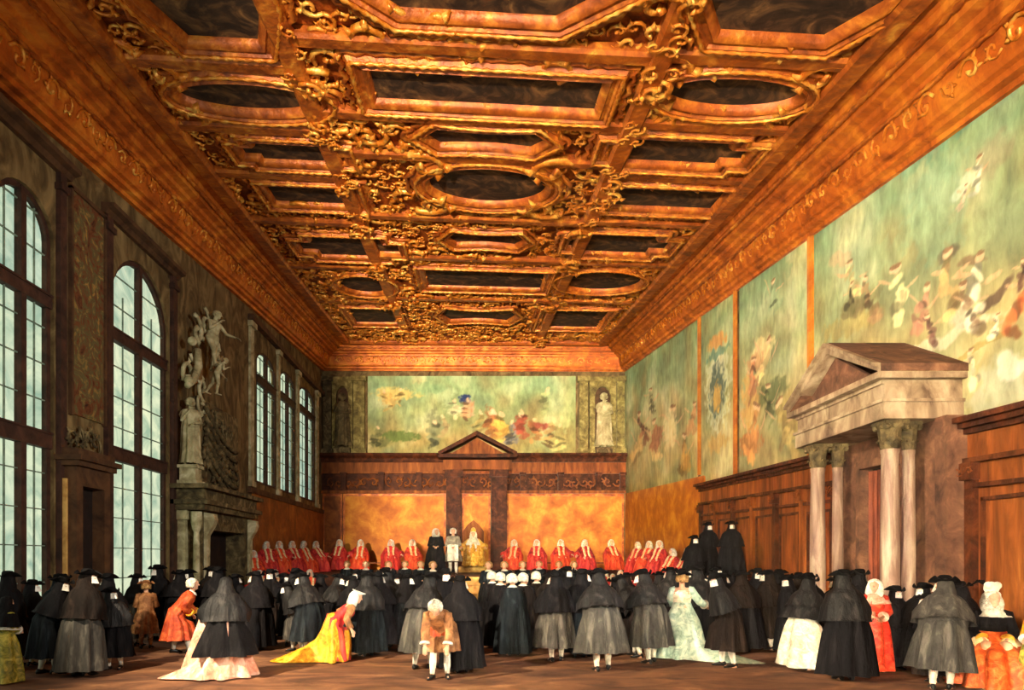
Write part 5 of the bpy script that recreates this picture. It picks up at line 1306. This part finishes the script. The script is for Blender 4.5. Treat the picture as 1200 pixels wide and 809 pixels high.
cloth('ermine_cape', drape(p,[('t',.55,.09,.09,0,0),('t',.5,.17,.13,.02,0),('t',.42,.27,.19,.03,0),('t',.3,.33,.26,.04,.03),('t',.24,.35,.28,.06,.04)],5), M['white'], d)
mb = MB(); mb.lathe((0,0,0),[(.105,0),(.11,.04),(.1,.1),(.07,.17),(.03,.2)],n=16)
for q in range(len(mb.v)): mb.v[q] = p.Hd(mb.v[q].z+.05, mb.v[q].x, mb.v[q].y-.02-(mb.v[q].z*.4))
mb.build('horned_cap', M['goldrobe'], d, smooth=True)
d.location = (-.1,34.35,1.68); d.rotation_euler = (0,0,PI); d.scale = (1.3,)*3
# two standing beside the throne
o = stand_in_robe('attendant','attendant in black robe and pale long wig standing left of the throne',Pose(lean=2,yaw=30,hands='front'),('at',0),robe='black',hair='wig',seed=8,long=True); o.location = (-1.7,29.6,1.35); o.rotation_euler = (0,0,PI); o.scale = (1.16,)*3
t = thing('attendant','attendant in grey coat holding a white cloth before himself beside the throne','person'); p = Pose(lean=4,hands='front')
b = link(bpy.data.objects.new('body', body_for(p,('at',1)))); b.parent = t; coat(p,t,'pewter',hem=.5); sleeves(p,t,'pewter',1.25,.9,'white'); lower(p,t,'pewter','white'); wig(p,t,'wig')
m = MB(); vs=[];fs=[]
for j in range(9):
    for i in range(9): vs.append((-.2+.05*i, .29+.03*math.sin(i*1.4+j*.3), 1.12-.075*j-.01*math.sin(i)))
for j in range(8):
    for i in range(8): fs.append((j*9+i,j*9+i+1,(j+1)*9+i+1,(j+1)*9+i))
m.add(vs,fs).build('white_cloth', M['white'], t, smooth=True); t.location = (-.95,29.3,1.35); t.rotation_euler = (0,0,PI); t.scale = (1.16,)*3

# ---- statues
def statue(name,label,cat,p,key,m,loc,rz,sc_,nude=False):
    t = thing(name,label,cat); b = link(bpy.data.objects.new('figure', body_for(p,key).copy())); b.data.materials.clear(); b.data.materials.append(M[m]); b.parent = t
    if not nude:
        cloth('drapery', drape(p, list(SH)[1:]+[('t',.2,.19,.15,.05,0),('t',0,.21,.17,.06,0),('z',.6,.215,.18,.08,0),('z',.3,.22,.19,.09,0),('z',.05,.26,.22,.1,0)],4), M[m], t)
    w_ = wig(p,t,'wig'); w_.data.materials.clear(); w_.data.materials.append(M[m]); w_.name = 'carved_hair'
    t.location = loc; t.rotation_euler = (0,0,rz); t.scale = (sc_,)*3; return t
PS = Pose(lean=3,yaw=20,hands=('front','chin'))
statue('statue','white robed statue standing on the left end of the fireplace shelf','statue',PS,('st',0),'stone',(XL+.42,fy0+.05,5.05),math.radians(-150),1.26)
o = MB().box((XL+.1,fy0-.28,4.42),(XL+.75,fy0+.4,4.55)).box((XL+.17,fy0-.2,4.55),(XL+.67,fy0+.32,4.95)).box((XL+.12,fy0-.26,4.95),(XL+.73,fy0+.38,5.05)).build('statue_pedestal', M['stone']); tag(o,'small pale pedestal under the white statue on the fireplace shelf','pedestal')
zb = H+(VY-528)*YB/F
x = (403-VX)*YB/F; statue('statue','shaded statue in the arched niche at left of the end wall mural','statue',PS,('st',0),'stone_dark',(x,YB-.5,zb+.1),PI,1.95)  # darker stone colour carries the shade of the left niche
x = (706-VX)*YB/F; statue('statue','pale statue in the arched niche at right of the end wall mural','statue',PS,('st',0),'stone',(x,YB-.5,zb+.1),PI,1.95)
for (px,lab) in ((403,'statue plinth in the left niche of the end wall'),(706,'statue plinth in the right niche of the end wall')):
    x = (px-VX)*YB/F; o = MB().box((x-.5,YB-.74,8.6),(x+.5,YB-.32,zb+.1),.03).build('statue_plinth', M['stone_dark']); tag(o,lab,'plinth')
# carved cartouche with child figures high over the fireplace
t = thing('cartouche','pale carved cartouche with cherubs and scrolls on left wall above the fireplace','cartouche',(XL,23.8,8.7)); O = Vector(t.location)
def LW(u,v_,h): return Vector((XL+.3+h,u,v_))
m = MB()
def wp(px,py): 
    q = Lp(px,py,XL+.4); return (q.y,q.z)
for (px,py,s_,a,fl) in ((232,385,.8,1.9,0),(252,388,.8,1.2,1),(230,415,.6,3.4,1),(258,410,.7,-.4,0),(242,374,.7,1.57,0),(222,440,.75,3.8,0),(238,474,.6,2.4,1),(240,458,.7,-1.3,0),(256,425,.6,-1.0,1)):
    scroll(m, wp(px,py), s_, a, bool(fl), LW, thick=1.25, n=16)
u0,v0 = wp(224,400); 
m.tube([LW(*wp(228,410),.2),LW(*wp(227,430),.25),LW(*wp(222,445),.25),LW(*wp(214,452),.25)],[.12,.14,.12,.1],n=8)
for q in range(len(m.v)): m.v[q] = m.v[q]-O
m.build('scrollwork', M['stone'], t, smooth=True)
m = MB(); 
for (px,py,r) in ((220,400,.15),(216,446,.15),(247,372,.15)): 
    c = LW(*wp(px,py),.25)-O; MB().ball(c,r,n=12,m=8).build('cherub_head', M['stone'], t, smooth=True)

pc = Pose(lean=14,pitch=10,yaw=40,hands=('out','chin'),step=.15)
def child(px,py,sc_,rz,tilt):
    c = link(bpy.data.objects.new('cherub', body_for(pc,('ch',0)).copy())); c.data.materials.clear(); c.data.materials.append(M['stone']); c.parent = t
    u,v_ = wp(px,py); c.location = LW(u,v_,.35)-O; c.rotation_euler = (tilt,0,rz); c.scale = (sc_*1.25,sc_*1.25,sc_); return c
child(243,432,1.15,math.radians(-110),.1); child(240,462,.8,math.radians(-60),-.2)
